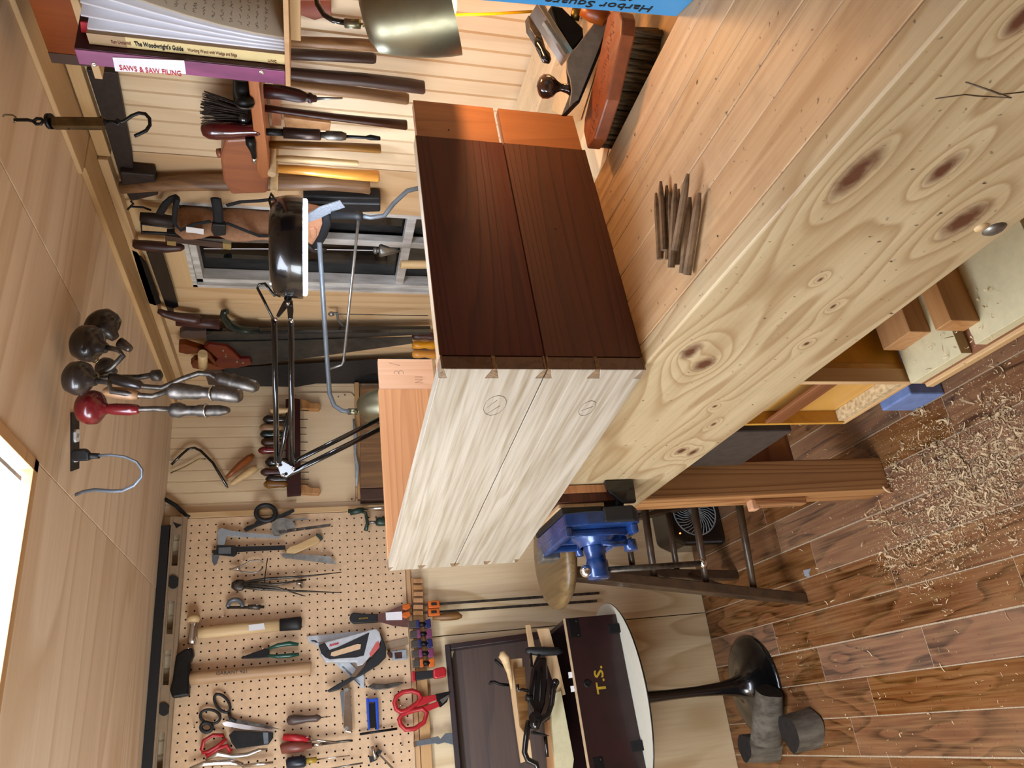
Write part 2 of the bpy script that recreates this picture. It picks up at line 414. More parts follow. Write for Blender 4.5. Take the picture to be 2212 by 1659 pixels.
# back wall: lower plywood and upper beadboard panels
wb = struct(MB().box((XL, D + .02, 0), (XA + .1, D + .06, ZC)).build('wall_back', M['dark']), 'plywood back wall behind the pegboard', 'wall')
zs = 1.127
MB().box((XL, D, 0), (-.62, D + .02, ZC)).build('plywood_panel', M['ply_x'], wb, .001)
MB().box((-.617, D, 0), (.30, D + .02, zs)).build('plywood_panel', M['ply_x'], wb, .001)
MB().box((.303, D, 0), (XA, D + .02, zs)).build('plywood_panel', M['ply_x'], wb, .001)
def beadpanel(x0, x1, z0, z1, name, parent, mat, pitch=.0405, along='x', y=D, sg=1, groove=True):
    """plywood with milled double grooves: a profiled sheet"""
    pr = []; u = x0
    while u < x1 - 1e-6:
        for du, dz in ((0, 0), (.0015, .0026), (.003, 0), (.0045, .0026), (.006, 0)):
            if u + du < x1: pr.append((u + du, dz))
        u += pitch
    pr.append((x1, 0)); vs = []; fs = []
    for q, dz in pr:
        for z in (z0, z1): vs.append((q, y + sg * dz, z) if along == 'x' else (y + sg * dz, q, z))
    for i in range(len(pr) - 1): fs.append((2 * i, 2 * i + 2, 2 * i + 3, 2 * i + 1))
    back = y + sg * .02
    n = len(vs)
    for q in (x0, x1):
        for z in (z0, z1): vs.append((q, back, z) if along == 'x' else (back, q, z))
    fs += [(n, n + 1, n + 3, n + 2), (0, 1, n + 1, n), (n - 2, n + 2, n + 3, n - 1)]
    return MB().add(vs, fs).build(name, mat, parent)
beadpanel(-.617, XA, zs + .003, ZC, 'beadboard_panel', wb, M['bead'])
# right wall with a window opening
WY0, WY1, WZ0, WZ1 = 1.635, 2.03, .98, 1.775
wr = struct(MB().box((XA + .13, YB, 0), (XA + .15, 1.4, ZC)).build('wall_right', M['dark']), 'beadboard right wall hung with hand tools', 'wall')
beadpanel(YB, 1.46, 0, ZC, 'beadboard_panel', wr, M['bead'], y=XA, along='y')
for (a, b, z0, z1) in ((1.463, WY0, .0, ZC), (WY1 + .0, 2.115, .0, ZC), (2.117, 2.20, 0, ZC), (2.202, 2.32, 0, ZC), (2.322, D, 0, ZC)):
    MB().box((XA, a, z0), (XA + .02, b, z1)).build('board', M['pine_z'], wr, .0015)
MB().box((XA, WY0 + .001, 0), (XA + .02, WY1 - .001, WZ0)).build('board', M['pine_z'], wr)
MB().box((XA, WY0 + .001, WZ1), (XA + .02, WY1 - .001, ZC)).build('board', M['pine_y'], wr)
win = struct(thing('window_1', 'white painted paned sash window showing black night', 'window', (XA + .02, (WY0 + WY1) / 2, WZ0)), 'white painted paned sash window showing black night', 'window')
MB().box((XA + .05, WY0, WZ0), (XA + .053, WY1, WZ1)).build('pane', M['glass'], win)
MB().box((XA + .115, WY0 - .1, WZ0 - .1), (XA + .12, WY1 + .1, WZ1 + .1)).build('night_backing', M['dark'], win)  # added dark sheet standing in for the night outside
fr = MB()
for a, b in (((WY0, WZ0), (WY0 + .03, WZ1)), ((WY1 - .03, WZ0), (WY1, WZ1)), ((WY0, WZ1 - .03), (WY1, WZ1)), ((WY0, WZ0), (WY1, WZ0 + .03))):
    fr.box((XA + .012, a[0], a[1]), (XA + .05, b[0], b[1]))
fr.build('window_frame', M['frame_w'], win, .002)
jl = MB()
for a, b in (((WY0, WZ0), (WY0 + .012, WZ1)), ((WY1 - .012, WZ0), (WY1, WZ1)), ((WY0, WZ1 - .012), (WY1, WZ1)), ((WY0, WZ0), (WY1, WZ0 + .012))):
    jl.box((XA + .001, a[0], a[1]), (XA + .114, b[0], b[1]))
jl.build('jamb_liner', M['frame_w'], win)
mz = A(880, 520).z - .005; my = 1.80
MB().box((XA + .02, my - .013, WZ0), (XA + .046, my + .013, WZ1)).build('mullion', M['frame_w'], win, .003)
MB().box((XA + .018, WY0, mz - .013), (XA + .044, WY1, mz + .013)).build('muntin', M['frame_w'], win, .003)
# walls and rest of the room behind the camera
struct(MB().box((XL - .02, YB, 0), (XL, D, ZC)).build('wall_left', M['bead']), None, 'wall')
struct(MB().box((XL, YB - .02, 0), (XA, YB, ZC)).build('wall_front', M['bead']), None, 'wall')
# ceiling boards around the light opening
LX0, LX1, LY0, LY1 = -1.0, .517, 1.0, 1.425
ce = struct(MB().box((XL, YB, ZC + .1), (XA + .02, D, ZC + .12)).build('ceiling', M['dark']), 'fir plywood ceiling with a bright recessed light opening', 'ceiling')
def cb(x0, x1, y0, y1): MB().box((x0, y0, ZC), (x1, y1, ZC + .02)).build('ceiling_panel', M['ceil'], ce, .0015)
cb(XL, LX0 - .0, YB, D); cb(LX0 + .001, LX1, YB, LY0); cb(LX0 + .001, LX1, LY1, D)
cb(LX1 + .001, .888, YB, 1.545); cb(.890, XA, YB, 1.545); cb(LX1 + .001, XA, 1.547, D)
cl = thing('ceiling_light', 'bright white light panel recessed in a rough cut wooden ceiling opening', 'light', ((LX0 + LX1) / 2, (LY0 + LY1) / 2, ZC))
MB().box((LX0 + .023, LY0 + .023, ZC + .016), (LX1 - .023, LY1 - .023, ZC + .02)).build('diffuser', M['panel'], cl)
f_ = MB(); t_ = .022
for a, b in (((LX0, LY0), (LX1, LY0 + t_)), ((LX0, LY1 - t_), (LX1, LY1)), ((LX0, LY0), (LX0 + t_, LY1)), ((LX1 - t_, LY0), (LX1, LY1))):
    f_.box((a[0], a[1], ZC - .004), (b[0], b[1], ZC + .022))
f_.build('jamb', M['pine_x'], cl, .001)
MB().box((LX1 - .045, LY0 + .02, ZC + .010), (LX1 - .037, LY1 - .03, ZC + .0155)).build('inner_frame', M['grey'], cl)
# crown trim along the right wall
struct(MB().box((XA - .125, YB, ZC - .010), (XA, 1.40, ZC)).build('trim_1', M['pine_y'], None, .002), 'near wooden crown board along right wall top', 'trim')
struct(MB().box((XA - .108, 1.401, ZC - .0125), (XA, D, ZC)).build('trim_2', M['pine_y'], None, .002), 'far wooden crown board along right wall top', 'trim')
struct(MB().box((XA - .022, YB, ZC - .040), (XA, 1.46, ZC - .013)).build('trim_3', M['pine_y'], None, .002), 'flat frieze board under the crown, near length', 'trim')
struct(MB().box((XA - .030, 1.463, ZC - .034), (XA, 2.66, ZC - .013)).build('trim_4', M['pine_y'], None, .002), 'flat frieze board under the crown, far length', 'trim')
# corner board between back wall and pegboard etc
def bx(pl, x0, y0, x1, y1, th, o): return MB().plate(pl, [(x0, y0), (x1, y0), (x1, y1), (x0, y1)], th, o)

# ------------------------------------------------------------------ workbench
BX = .439
wbn = thing('workbench', 'heavy pine joinery bench with knotty front apron and worn laminated top', 'workbench', (BX, .9, 0))
MB().box((BX, -.35, .692), (BX + .033, 1.675, .99)).build('apron', M['apron'], wbn, .0025, local=False)
bpy.data.objects['apron'].data.transform(Matrix.Translation((.0, .9, 0))); bpy.data.objects['apron'].location.y -= .9   # knots are measured from the apron's own origin
xs = [.4725, .551, .6, .655, .705, .755, .803]
for i, (a, b) in enumerate(zip(xs[:-1], xs[1:])):
    MB().box((a, -.35, .945), (b - .0009, 1.66, .99 - .0004 * (i % 2))).build('top_board', M['top'] if i not in (0, 3) else M['top'], wbn, .0012)
MB().box((.803, -.35, .925), (1.13, 1.66, .942)).build('well_floor', M['pine_y'], wbn)
MB().box((1.13, -.35, .85), (1.262, 1.66, 1.0)).build('back_rail', M['toplt'], wbn, .003)
for yy in (1.572, .44):
    l_ = MB().box((.4725 if yy < 1 else BX + .0005, yy, 0), (.527, yy + .088, .69 if yy > 1 else .94)).build('leg', M['leg'], wbn, .003)
    MB().box((1.10, yy, 0), (1.19, yy + .088, .92)).build('leg', M['leg'], wbn, .003)
    MB().box((.527, yy + .02, .245), (1.10, yy + .058, .385)).build('rail', M['legx'], wbn, .002)
# through tenon and its wedge on the far leg
MB().box((BX - .018, 1.60, .235), (BX + .001, 1.628, .385)).build('tenon', M['leg'], wbn, .004)
MB().box((BX - .026, 1.602, .372), (BX + .001, 1.627, .392)).build('wedge', M['cedarpink'], wbn, .003)
q = hit(0, BX, 2148, 495); MB().lathe(q + V((.002, 0, 0)), (-1, 0, 0), [(0, .013), (.002, .0128), (.005, .009), (.0065, .003), (.0067, 0)], 18).build('carriage_bolt', M['steel'], wbn)
q = hit(0, BX, 2120, 491); MB().lathe(q + V((.001, 0, 0)), (-1, 0, 0), [(0, .008), (.0022, .0075), (.003, .0)], 12).build('wooden_plug', M['palez'], wbn)
# pencil squiggle on the apron
MB().line(X_(BX), [(2020, 214, .0004), (2085, 205, .0004), (2110, 208, .0004), (2185, 212, .0004), (2140, 196, .0004), (2086, 178, .0004), (2120, 190, .0004), (2160, 205, .0004), (2212, 199, .0004)], .0005, 4).build('pencil_mark', M['pencil'], wbn)

# cabinet under the bench
cab = thing('under_bench_cabinet', 'yellow varnished cabinet front under the bench apron, chipboard ledge along its bottom', 'cabinet', (.47, 1.04, .46))
MB().box((.474, .95, .465), (.486, 1.13, .69)).build('back_panel', M['yellow'], cab)
MB().box((.4865, .95, .465), (.9, 1.13, .69)).build('carcass', M['yellow'], cab)
MB().box((.62, .62, .476), (.63, .949, .69)).build('inner_panel', M['yellow'], cab)
MB().box((.452, .957, .4655), (.474, 1.126, .4785)).build('ledge', M['chip'], cab, .001)
MB().box((.449, .95, .458), (.486, 1.134, .4652)).build('bottom_edge', M['pine_y'], cab, .0008)
MB().box((.449, 1.126, .4655), (.474, 1.134, .69)).build('side', M['yellow'], cab, .0008)
MB().box((.449, .945, .4655), (.474, .9565, .69)).build('divider', M['pine_z'], cab, .0008)
MB().box((.4495, .9565, .602), (.456, 1.126, .636)).build('rail', M['brownw'], cab, .001)
gb = thing('grey_tool_case', 'dark grey metal case stored beside the far bench leg', 'case', (.6, 1.4, .45))
MB().box((.5, 1.30, .45), (.80, 1.52, .615)).build('body', M['greybox'], gb, .004)
MB().box((.5, 1.30, .617), (.80, 1.52, .69)).build('lid', M['greybox'], gb, .004)
tag(MB().box((.53, 1.25, .44), (.75, 1.285, .50)).build('wood_offcut', M['pale'], None, .002), 'short pale wood strip sticking out between grey case and yellow cabinet', 'offcut')
# lower shelf with blocks
sh = thing('shelf_board', 'cream coated shelf board under the bench with a notched front edge', 'shelf', (.6, .8, .43))
def zp(z, pts): return [Z_(z)(x, y) for x, y in pts]
MB().box((.4425, .66, .4525), (.95, .800, .474)).build('top_layer', M['mdf'], sh, .0008)
MB().box((.4425, .828, .4525), (.95, .9395, .474)).build('top_layer', M['mdf'], sh, .0008)
MB().box((.462, .800, .4525), (.95, .828, .474)).build('top_layer', M['mdf'], sh) if False else None
MB().box((.4425, .66, .4455), (.95, .9395, .4523)).build('middle_layer', M['brownw'], sh)
MB().box((.436, .66, .430), (.95, .9395, .4453)).build('bottom_layer', M['pine_y'], sh, .002)
b1 = tag(MB().box((.470, .777, .4742), (.80, .809, .528)).build('wood_block', M['pine_block'], None, .0015), 'orange brown wood block on the cream shelf, over its front notch', 'block', 'wood blocks on the cream shelf')
b2 = tag(MB().box((.50, .865, .4742), (.80, .93, .515)).build('wood_block', M['pine_block'], None, .0015), 'shorter brown block lying farther back by the yellow cabinet', 'block', 'wood blocks on the cream shelf')
tag(MB().box((.53, .60, .34), (.9, .655, .44)).build('wood_block', M['mdf'], None, .002), 'pale cream block beyond the shelf front, nearest the camera', 'block', 'wood blocks on the cream shelf')
MBx = MB().box((.56, .60, .0), (.9, .68, .338)).build('brown_carton', M['pine_block'], None, .002); tag(MBx, 'low brown box on the floor below the cream shelf', 'box')
tag(MB().box((.59, 1.31, .001), (.75, 1.41, .10)).build('blue_bin', plain('pale_blue_bin', '#7d96cf', .5), None, .004), 'pale blue plastic bin on the floor under the yellow cabinet', 'bin')

# ------------------------------------------------------------------ dovetailed box on the bench
bxr = thing('dovetailed_box', 'half assembled dovetailed case of pale oak sides and dark redwood boards on the bench', 'box', (.43, .868, .9902), radians(7))
LO = .80; TH = .022; LF = .452; HT = .292; HM = .146
def zpins(z0, z1):
    """half pins at the ends, one whole pin between: list of (zlo, zhi) at the tip and at the root"""
    mid = (z0 + z1) / 2
    return [((z0, z0 + .0035), (z0, z0 + .011)), ((mid - .003, mid + .003), (mid - .0095, mid + .0095)), ((z1 - .0035, z1), (z1 - .011, z1))]
for (z0, z1) in ((.0, HM - .0008), (HM + .0008, HT)):
    P = zpins(z0, z1)
    out = [(TH, z0), (TH, P[0][1][1]), (0, P[0][0][1]), (0, P[1][0][0]), (TH, P[1][1][0]), (TH, P[1][1][1]), (0, P[1][0][1]), (0, P[2][0][0]), (TH, P[2][1][0]), (TH, z1)]
    outf = [(LO - y, z) for y, z in reversed(out)]
    poly = [(0.0002, y, z) for y, z in out] + [(0.0002, y, z) for y, z in outf]
    MB().prism(poly, (.0205, 0, 0)).build('oak_board', M['oak'], bxr, .0006, local=True, seg=1)
    for yb, sgn in ((0, 1), (LO, -1)):
        # pins of the redwood boards
        for (t0, t1), (r0, r1) in P:
            y0 = yb; y1 = yb + sgn * (TH - .0003)
            pm = MB().prism([(.0006, y0, t0 + .0004), (.0006, y1, r0 + .0004), (.0006, y1, r1 - .0004), (.0006, y0, t1 - .0004)], (.0216, 0, 0))
            o = pm.build('pin', M['cedarendg'], bxr, local=True)
        ya, yb2 = sorted((yb, yb + sgn * TH))
        main = M['cedar'] if yb == 0 else M['cedarlt']
        MB().box((.0222, ya, z0 + .0002), (LF, yb2, z1 - .0002)).build('redwood_board', main, bxr, .0006, local=True, seg=1)
        MB().box((LF, ya + .003, z0 + .004), (LF + .092, yb2 - .003, z1 - .003)).build('tenon', M['cedarend'] if yb == 0 else M['cedarpink'], bxr, .001, local=True)
    # oak tail ends seen in the dark face
    for a, b in ((P[0][0][1], P[1][0][0]), (P[1][0][1], P[2][0][0])):
        MB().box((.0006, -.0004, a + .0006), (.0200, .0008, b - .0006)).build('tail_end', M['oakend'], bxr, local=True)
MB().box((.0222, .0002, HT - .0004), (LF, TH - .0002, HT + .0006)).build('top_edge', M['edge'], bxr, local=True)
# drilled holes and pencil writing
for x_, z_ in ((.262, .088), (.475, .235)): MB().lathe((x_, -.0002 if x_ < .45 else .0028, z_), (0, -1, 0), [(0, .0016), (.0003, .0016), (.0004, 0)], 8).build('nail_hole', M['dark'], bxr, local=True)
sc = MB()
def scr(pts, r=.00035): sc.tube([(-.0002, y, z) for y, z in pts], r, 4)
def ringpts(cy, cz, ry, rz, a0=0, a1=2 * pi, n=16): return [(cy + ry * cos(a0 + (a1 - a0) * i / n), cz + rz * sin(a0 + (a1 - a0) * i / n)) for i in range(n + 1)]
scr(ringpts(.105, .055, .022, .012)); scr([(.10, .048), (.112, .062)]); scr(ringpts(.095, .200, .028, .016)); scr([(.08, .2), (.1, .21)]); scr([(.095, .192), (.12, .208)])
sc.build('pencil_mark', M['pencil'], bxr, local=True)['kind'] = 'stuff'
sc = MB()
yb_ = LO - TH + .0028
for pts in (ringpts(LF + .05, .245, .006, .006, -2.2, 2.2, 8), ringpts(LF + .05, .233, .007, .006, -2.2, 2.2, 8), [(LF + .072, .235), (LF + .08, .262)], [(LF + .02, .18), (LF + .02, .2), (LF + .03, .18), (LF + .03, .2)], [(LF + .038, .18), (LF + .038, .2)]):
    sc.tube([(x, yb_, z) for x, z in pts], .0005, 4)
sc.build('pencil_mark', M['pencil'], bxr, local=True)['kind'] = 'stuff'

# ------------------------------------------------------------------ blue vise
vs = thing('bench_vise', 'blue enamelled steel bench vise at the far end of the bench front', 'vise', (.37, 1.52, .8))
jw = X_(.352)
def xz(x, pts): return [(x, y, z) for y, z in pts]
MB().prism(xz(.350, [(1.415, .80), (1.42, .785), (1.47, .778), (1.60, .778), (1.64, .80), (1.64, .945), (1.425, .945), (1.412, .90)]), (.028, 0, 0)).build('jaw_plate', M['blue'], vs, .003)
MB().box((.378, 1.43, .86), (.392, 1.63, .947)).build('jaw_liner', M['blackm'], vs, .001)
MB().box((.392, 1.435, .85), (.401, 1.63, .951)).build('wood_liner', M['pale'], vs, .001)
MB().prism([(.352, 1.405, .80), (.352, 1.44, .775), (.352, 1.435, .86), (.352, 1.41, .865)], (.033, 0, 0)).build('end_casting', M['blackm'], vs, .004)
rb = MB()
for yy, dz in ((1.455, .0), (1.60, 0), (1.53, .0)):
    rb.prism([(.352, yy - .006, .79), (.352, yy + .006, .79), (.352, yy + .006, .94), (.352, yy - .006, .94)], (-.016, 0, 0))
rb.box((.330, 1.42, .788), (.352, 1.638, .804)); rb.box((.330, 1.425, .93), (.352, 1.64, .946))
rb.build('rib', M['blue'], vs, .005)
MB().box((.322, 1.600, .905), (.352, 1.645, .948)).build('worn_corner', M['steel'], vs, .004)
MB().lathe((.352, 1.50, .862), (-1, 0, 0), [(0, .05), (.012, .047), (.02, .036), (.03, .03)], 24).build('boss', M['blue'], vs)
MB().lathe((.330, 1.50, .862), (-1, -.02, 0), [(0, .0235), (.02, .0235), (.024, .021), (.036, .021), (.04, .0235), (.072, .024), (.075, .022), (.0765, 0)], 24).build('screw_head', M['blue'], vs)
hp = V((.272, 1.497, .885))
MB().tube([hp, V((.272, 1.497, .62))], .0065, 12).build('handle_bar', M['oldsteel'], vs)
MB().ball(hp + V((0, 0, .004)), .0135, 14).build('handle_ball', M['chrome'], vs); MB().ball((.272, 1.497, .618), .0105, 12, (1, 1, .8)).build('handle_ball', M['chrome'], vs)
MB().tube([(.330, 1.455, .812), (.318, 1.45, .815), (.315, 1.44, .84), (.316, 1.437, .868)], [.008, .011, .0095, .007], 10, flat=.7).build('quick_release_lever', M['blue'], vs)
MB().tube([(.322, 1.452, .80), (.300, 1.452, .80)], [.013, .014], 12).build('lever_pivot', M['blue'], vs)
MB().tube([(.352, 1.60, .86), (.325, 1.60, .86)], .009, 10).build('guide_rod_end', M['blue'], vs)
for yy in (1.44, 1.61): MB().tube([(.375, yy, .815), (.60, yy, .815)], .0105, 10).build('guide_rod', M['blackm'], vs)
MB().prism([(.39, 1.405, .79), (.437, 1.40, .79), (.437, 1.40, .855), (.415, 1.40, .85), (.39, 1.405, .82)], (0, .012, 0)).build('frame_bracket', M['black'], vs, .002)
# boards gripped in the vise
tag(MB().box((.4015, 1.425, .80), (.4190, 1.66, .957)).build('clamped_board', M['cedar'], None, .001), 'dark redwood board gripped in the blue vise, outer one', 'board', 'boards gripped in the vise')
tag(MB().box((.4198, 1.425, .80), (.4372, 1.66, .960)).build('clamped_board', M['cedarlt'], None, .001), 'dark board gripped in the vise against the bench apron', 'board', 'boards gripped in the vise')

# ------------------------------------------------------------------ draw bore pegs on the bench
pegs = [((1417, 417), (1425, 560), 6.5, 0), ((1427, 392), (1434, 540), 7, 1), ((1440, 401), (1443, 560), 7, 0), ((1446, 416), (1452, 575), 6, 0), ((1459, 397), (1450, 578), 8, 1),
        ((1466, 408), (1462, 572), 6, 0), ((1486, 375), (1458, 540), 9, 1.4), ((1490, 426), (1475, 590), 9, 0), ((1511, 416), (1484, 593), 10, .3)]
places = ['thin one at the left edge of the bunch', 'second from the left edge, tip cut dark', 'third from the left edge of the bunch', 'mostly hidden in the middle of the bunch', 'middle one lying on top, tip cut square',
          'thin one half hidden under the longest reaching peg', 'lying highest across the bunch, tip reaching farthest', 'fat one beside the outermost peg', 'fattest one at the outer edge of the bunch']
for i, ((x0, y0), (x1, y1), r, up) in enumerate(pegs):
    zb = .9905 + r * .00058 + up * .008
    a, b = Z_(zb)(x0, y0), Z_(zb)(x1, y1)
    rr = r * mpp(a)
    o = MB().tube([a, a + (b - a) * .10, a + (b - a) * .25, b], [rr * .42, rr * .72, rr * .95, rr], 8).build('wooden_peg', M['pegoak'])
    for p in o.data.polygons: p.use_smooth = False
    tag(o, 'whittled oak peg on the bench top, ' + places[i], 'peg', 'whittled pegs on the bench')

# ------------------------------------------------------------------ tool well: brush, plane, boards
br = thing('bench_brush', 'varnished wooden bench brush with dark bristles lying behind the bench top', 'brush', Z_(.96)(1330, 200))
zt = 1.032
top = [(1313, 32), (1325, 22), (1338, 26), (1343, 40), (1341, 75), (1310, 215), (1283, 300), (1268, 322), (1260, 285), (1262, 255), (1290, 140), (1306, 60)]
tp = [Z_(zt)(x, y) for x, y in top]
bdir = (Z_(zt)(1270, 315) - Z_(zt)(1335, 25)).normalized()
MB().prism(tp, (0, 0, -.022)).build('back', M['brushwood'], br, .003)
em = MB(); a0, a1 = Z_(zt)(1326, 50), Z_(zt)(1278, 285); nn_ = V((bdir.y, -bdir.x, 0))
for i in range(34):
    p = a0 + (a1 - a0) * (i / 33.); w1 = random.uniform(-.012, .0); w2 = w1 + random.uniform(.006, .014)
    em.tube([p + nn_ * w1 + V((0, 0, .0002)), p + nn_ * (w1 + w2) / 2 + bdir * random.uniform(-.004, .004) + V((0, 0, .0004)), p + nn_ * w2 + V((0, 0, .0002))], .0005, 4)
em.build('embossed_pattern', M['brushwood'], br)
bm_ = MB(); e0, e1 = Z_(zt - .022)(1339, 60), Z_(zt - .022)(1282, 312); c0, c1 = Z_(zt - .022)(1318, 60), Z_(zt - .022)(1268, 300)
for i in range(26):
    for rw in range(3):
        p = (e0 + (e1 - e0) * (i / 25.)) * (1 - rw / 3) + (c0 + (c1 - c0) * (i / 25.)) * (rw / 3)
        q = p + V((random.uniform(-.004, .004), random.uniform(-.004, .004), -.066))
        bm_.tube([p + V((0, 0, .002)), (p + q) / 2, q], [.0035, .0048, .0062], 6)
bo = bm_.build('bristles', M['bristle'], br)
# light boards in the well
tag(MB().prism([Z_(.975)(1190, 235), Z_(.975)(1250, 30), Z_(.975)(1290, 30), Z_(.975)(1222, 260)], (0, 0, -.030)).build('pale_board', M['pale'], None, .002), 'pale planed board under the black hand plane', 'board', 'pale boards in the tool well')
tag(MB().prism([Z_(.953)(1240, 345), Z_(.953)(1300, 170), Z_(.953)(1330, 190), Z_(.953)(1290, 390)], (0, 0, -.010)).build('pale_board', M['pale'], None, .002), 'whitish thin board beneath the bench brush tip', 'board', 'pale boards in the tool well')
pt = TT(1.17)
pl = thing('hand_plane', 'black cast iron bench plane with a dark turned front knob', 'plane', pt(1290, 120))
MB().plate(pt, [(1318, 30), (1287, 45), (1262, 78), (1246, 100), (1232, 113), (1224, 130), (1224, 148), (1232, 172), (1235, 195), (1230, 228), (1250, 215), (1268, 170), (1292, 110), (1312, 55)], .004, .03).build('side_wall', plain('plane_cheek', '#88827a', .5, .5, .15, 60), pl, .001)
MB().plate(pt, [(1318, 30), (1232, 113), (1224, 148), (1232, 226), (1250, 215), (1268, 170), (1312, 55)], .004, -.035).build('side_wall', M['blackiron'], pl, .001)
MB().plate(pt, [(1312, 52), (1262, 165), (1240, 222), (1252, 222), (1276, 165), (1322, 52)], .06, .025).build('sole', M['blackiron'], pl)
MB().turn(pt, [(1237, 193, 15), (1224, 191, 10), (1212, 189, 8), (1204, 188, 12), (1196, 187.5, 20), (1185, 187, 25), (1173, 186.5, 25), (1165, 186, 19), (1160, 186, 9), (1159, 186, .5)], 18).build('knob', plain('rosewood_knob', '#3a241b', .16, 0, .3, 30, .8, 0), pl)
MB().plate(pt, [(1160, 6), (1172, 6), (1238, 108), (1232, 120)], .042, .02).build('plane_iron', M['chrome'], pl, .001)
MB().plate(pt, [(1174, 46), (1182, 42), (1228, 112), (1222, 120), (1205, 92)], .01, .03).build('lever_cap', M['steel'], pl, .001)
MB().plate(pt, [(1190, 10), (1215, 15), (1260, 60), (1262, 80), (1236, 110), (1205, 55)], .03, .005).build('frog', M['blackiron'], pl, .003)
MB().turn(pt, [(1235, 25, 16), (1244, 27, 18), (1254, 29, 16)], 16).build('adjuster_wheel', M['brassdk'], pl)
MB().turn(TT(1.13), [(1262, 12, 22), (1285, 25, 24), (1310, 42, 16)], 12).build('tote', M['mallet'], pl)
rp = TT(1.25)
pr_ = thing('rabbet_plane', 'small black iron plane standing on edge against the back wall', 'plane', rp(1180, 100))
MB().plate(rp, [(1141, 33), (1146, 33), (1162, 52), (1175, 90), (1186, 125), (1180, 126), (1160, 85), (1144, 60)], .02).build('blade', M['oldsteel'], pr_, .001)
MB().turn(rp, [(1157, 84, 7), (1165, 95, 11), (1172, 108, 7), (1178, 120, 11), (1183, 132, 9), (1186, 137, 2)], 12).build('body', M['black'], pr_)
MB().turn(rp, [(1166, 12, 9), (1172, 24, 11), (1170, 40, 8), (1176, 58, 9), (1185, 78, 8)], 12).build('frame', M['blackiron'], pr_)
MB().plate(rp, [(1178, 58), (1190, 75), (1198, 86), (1192, 96), (1186, 98)], .006, .01).build('wooden_infill', M['shellac'], pr_)
tg = TT(.95)
bl = thing('blue_carton', 'upright bright blue carton with club lettering at the picture edge', 'carton', tg(1467, 15))
cc = [tg(1462, 36.5), tg(1158, 4)]
bt_ = Z_(.9905)(1462, 36.5); uu = V((CR.x, CR.y, 0)); nb = V((CF.x, CF.y, 0)).normalized()
bk = V((bt_.x, bt_.y, .9905)); ht_ = .30; fl_ = bk - nb * .052
lean = uu * (-.016)
MB().prism([bk, bk + lean + V((0, 0, ht_)), fl_ + lean + V((0, 0, ht_)), fl_], uu * .15).build('body', M['bluebox'], bl, .0015)
lu = (V((0, 0, ht_)) + lean).normalized(); fo = bk - uu * .0006
lettering('Harbor Square', fo - nb * .0215 + lu * .042, lu, nb, .021, M['ink'], bl, fit=.142)
lettering('ATHLETIC CLUB', fo - nb * .036 + lu * .075, lu, nb, .009, M['ink'], bl, fit=.105)

# ------------------------------------------------------------------ pegboard
px1 = .745; pz0, pz1 = 1.127, 1.850; pit = .0254
pgb = thing('pegboard', 'large tan perforated pegboard on the back wall holding tools', 'pegboard', (0, D, pz0))
hx0 = .7225; hz0 = 1.8255; vs_, fs_ = [], []
nx = int((px1 + .25) / pit); cols = [hx0 - i * pit for i in range(-0, nx + 8)]; rows = [hz0 - j * pit for j in range(0, 28)]
yf = D - .022
def addq(vs, fs, c): n = len(vs_); vs_.extend(vs); fs_.extend([[i + n for i in f] for f in fs])
hr = .0031
for cx in cols:
    for cz in rows:
        x0, x1, z0, z1 = cx - pit / 2, cx + pit / 2, cz - pit / 2, cz + pit / 2
        sq = [(x0, z0), (cx, z0), (x1, z0), (x1, cz), (x1, z1), (cx, z1), (x0, z1), (x0, cz)]
        ho = [(cx + hr * cos(radians(a)), cz + hr * sin(radians(a))) for a in (225, 270, 315, 0, 45, 90, 135, 180)]
        addq([(a, yf, b) for a, b in sq] + [(a, yf, b) for a, b in ho] + [(a, yf + .006, b) for a, b in ho],
             [(i, (i + 1) % 8, 8 + (i + 1) % 8, 8 + i) for i in range(8)] + [(8 + i, 8 + (i + 1) % 8, 16 + (i + 1) % 8, 16 + i) for i in range(8)], 0)
xl = cols[-1] - pit / 2; xr = cols[0] + pit / 2; zt_ = rows[0] + pit / 2; zb_ = rows[-1] - pit / 2
pm = MB().add(vs_, fs_)
pm.box((xr, yf, zb_), (xr + .01, yf + .005, zt_)); pm.box((xl, yf, zt_), (xr + .01, yf + .005, pz1)); pm.box((xl, yf, pz0 - .004), (xr + .01, yf + .005, zb_))
po = pm.build('perforated_sheet', M['peg'], pgb)
MB().box((xl, D - .014, pz0 - .003), (xr + .008, D - .010, pz1 - .002)).build('backing', M['dark'], pgb)
MB().box((xr + .012, D - .024, pz0 - .004), (xr + .032, D - .001, pz1 + .01)).build('side_batten', M['pine_z'], pgb, .001)
MB().box((xl, D - .014, pz0 - .022), (xr + .012, D - .001, pz0 - .005)).build('bottom_batten', M['pine_x'], pgb, .001)
for i in range(5):
    MB().box((xr - .02, D - .0245, 0), (xr - .019, D - .024, .001)) if False else None
PB = .024   # surface of the pegboard above the wall
def T_(name, label, cat, x, y, o=PB + .01, group=None): return thing(name, label, cat, B(x, y, o), 0, group)
def H(x, y, dx=-30, dy=0, o=PB):  # a bent wire peg hook
    h = MB().tube([B(x, y, o - .003), B(x, y, o + .03), B(x - 6, y, o + .038)], .0016, 6).build('peg_hook', M['chrome']); return h
# tool rail below the pegboard
tag(MB().box((xl, D - .022, pz0 - .058), (.50, D, pz0 - .024)).build('tool_rail', M['pine_x'], None, .001), 'notched pine rail below the pegboard carrying spring clamps', 'rail')
nb_ = thing('notched_block_row', 'row of small notched wood blocks on the rail below the pegboard', 'rack', B(905, 1290, .03))
for yy in (1250, 1264, 1278, 1292, 1306, 1320): MB().plate(B, [(893, yy), (914, yy), (914, yy + 9), (893, yy + 9)], .018, .041).build('block', M['pine_block'], nb_, .001)

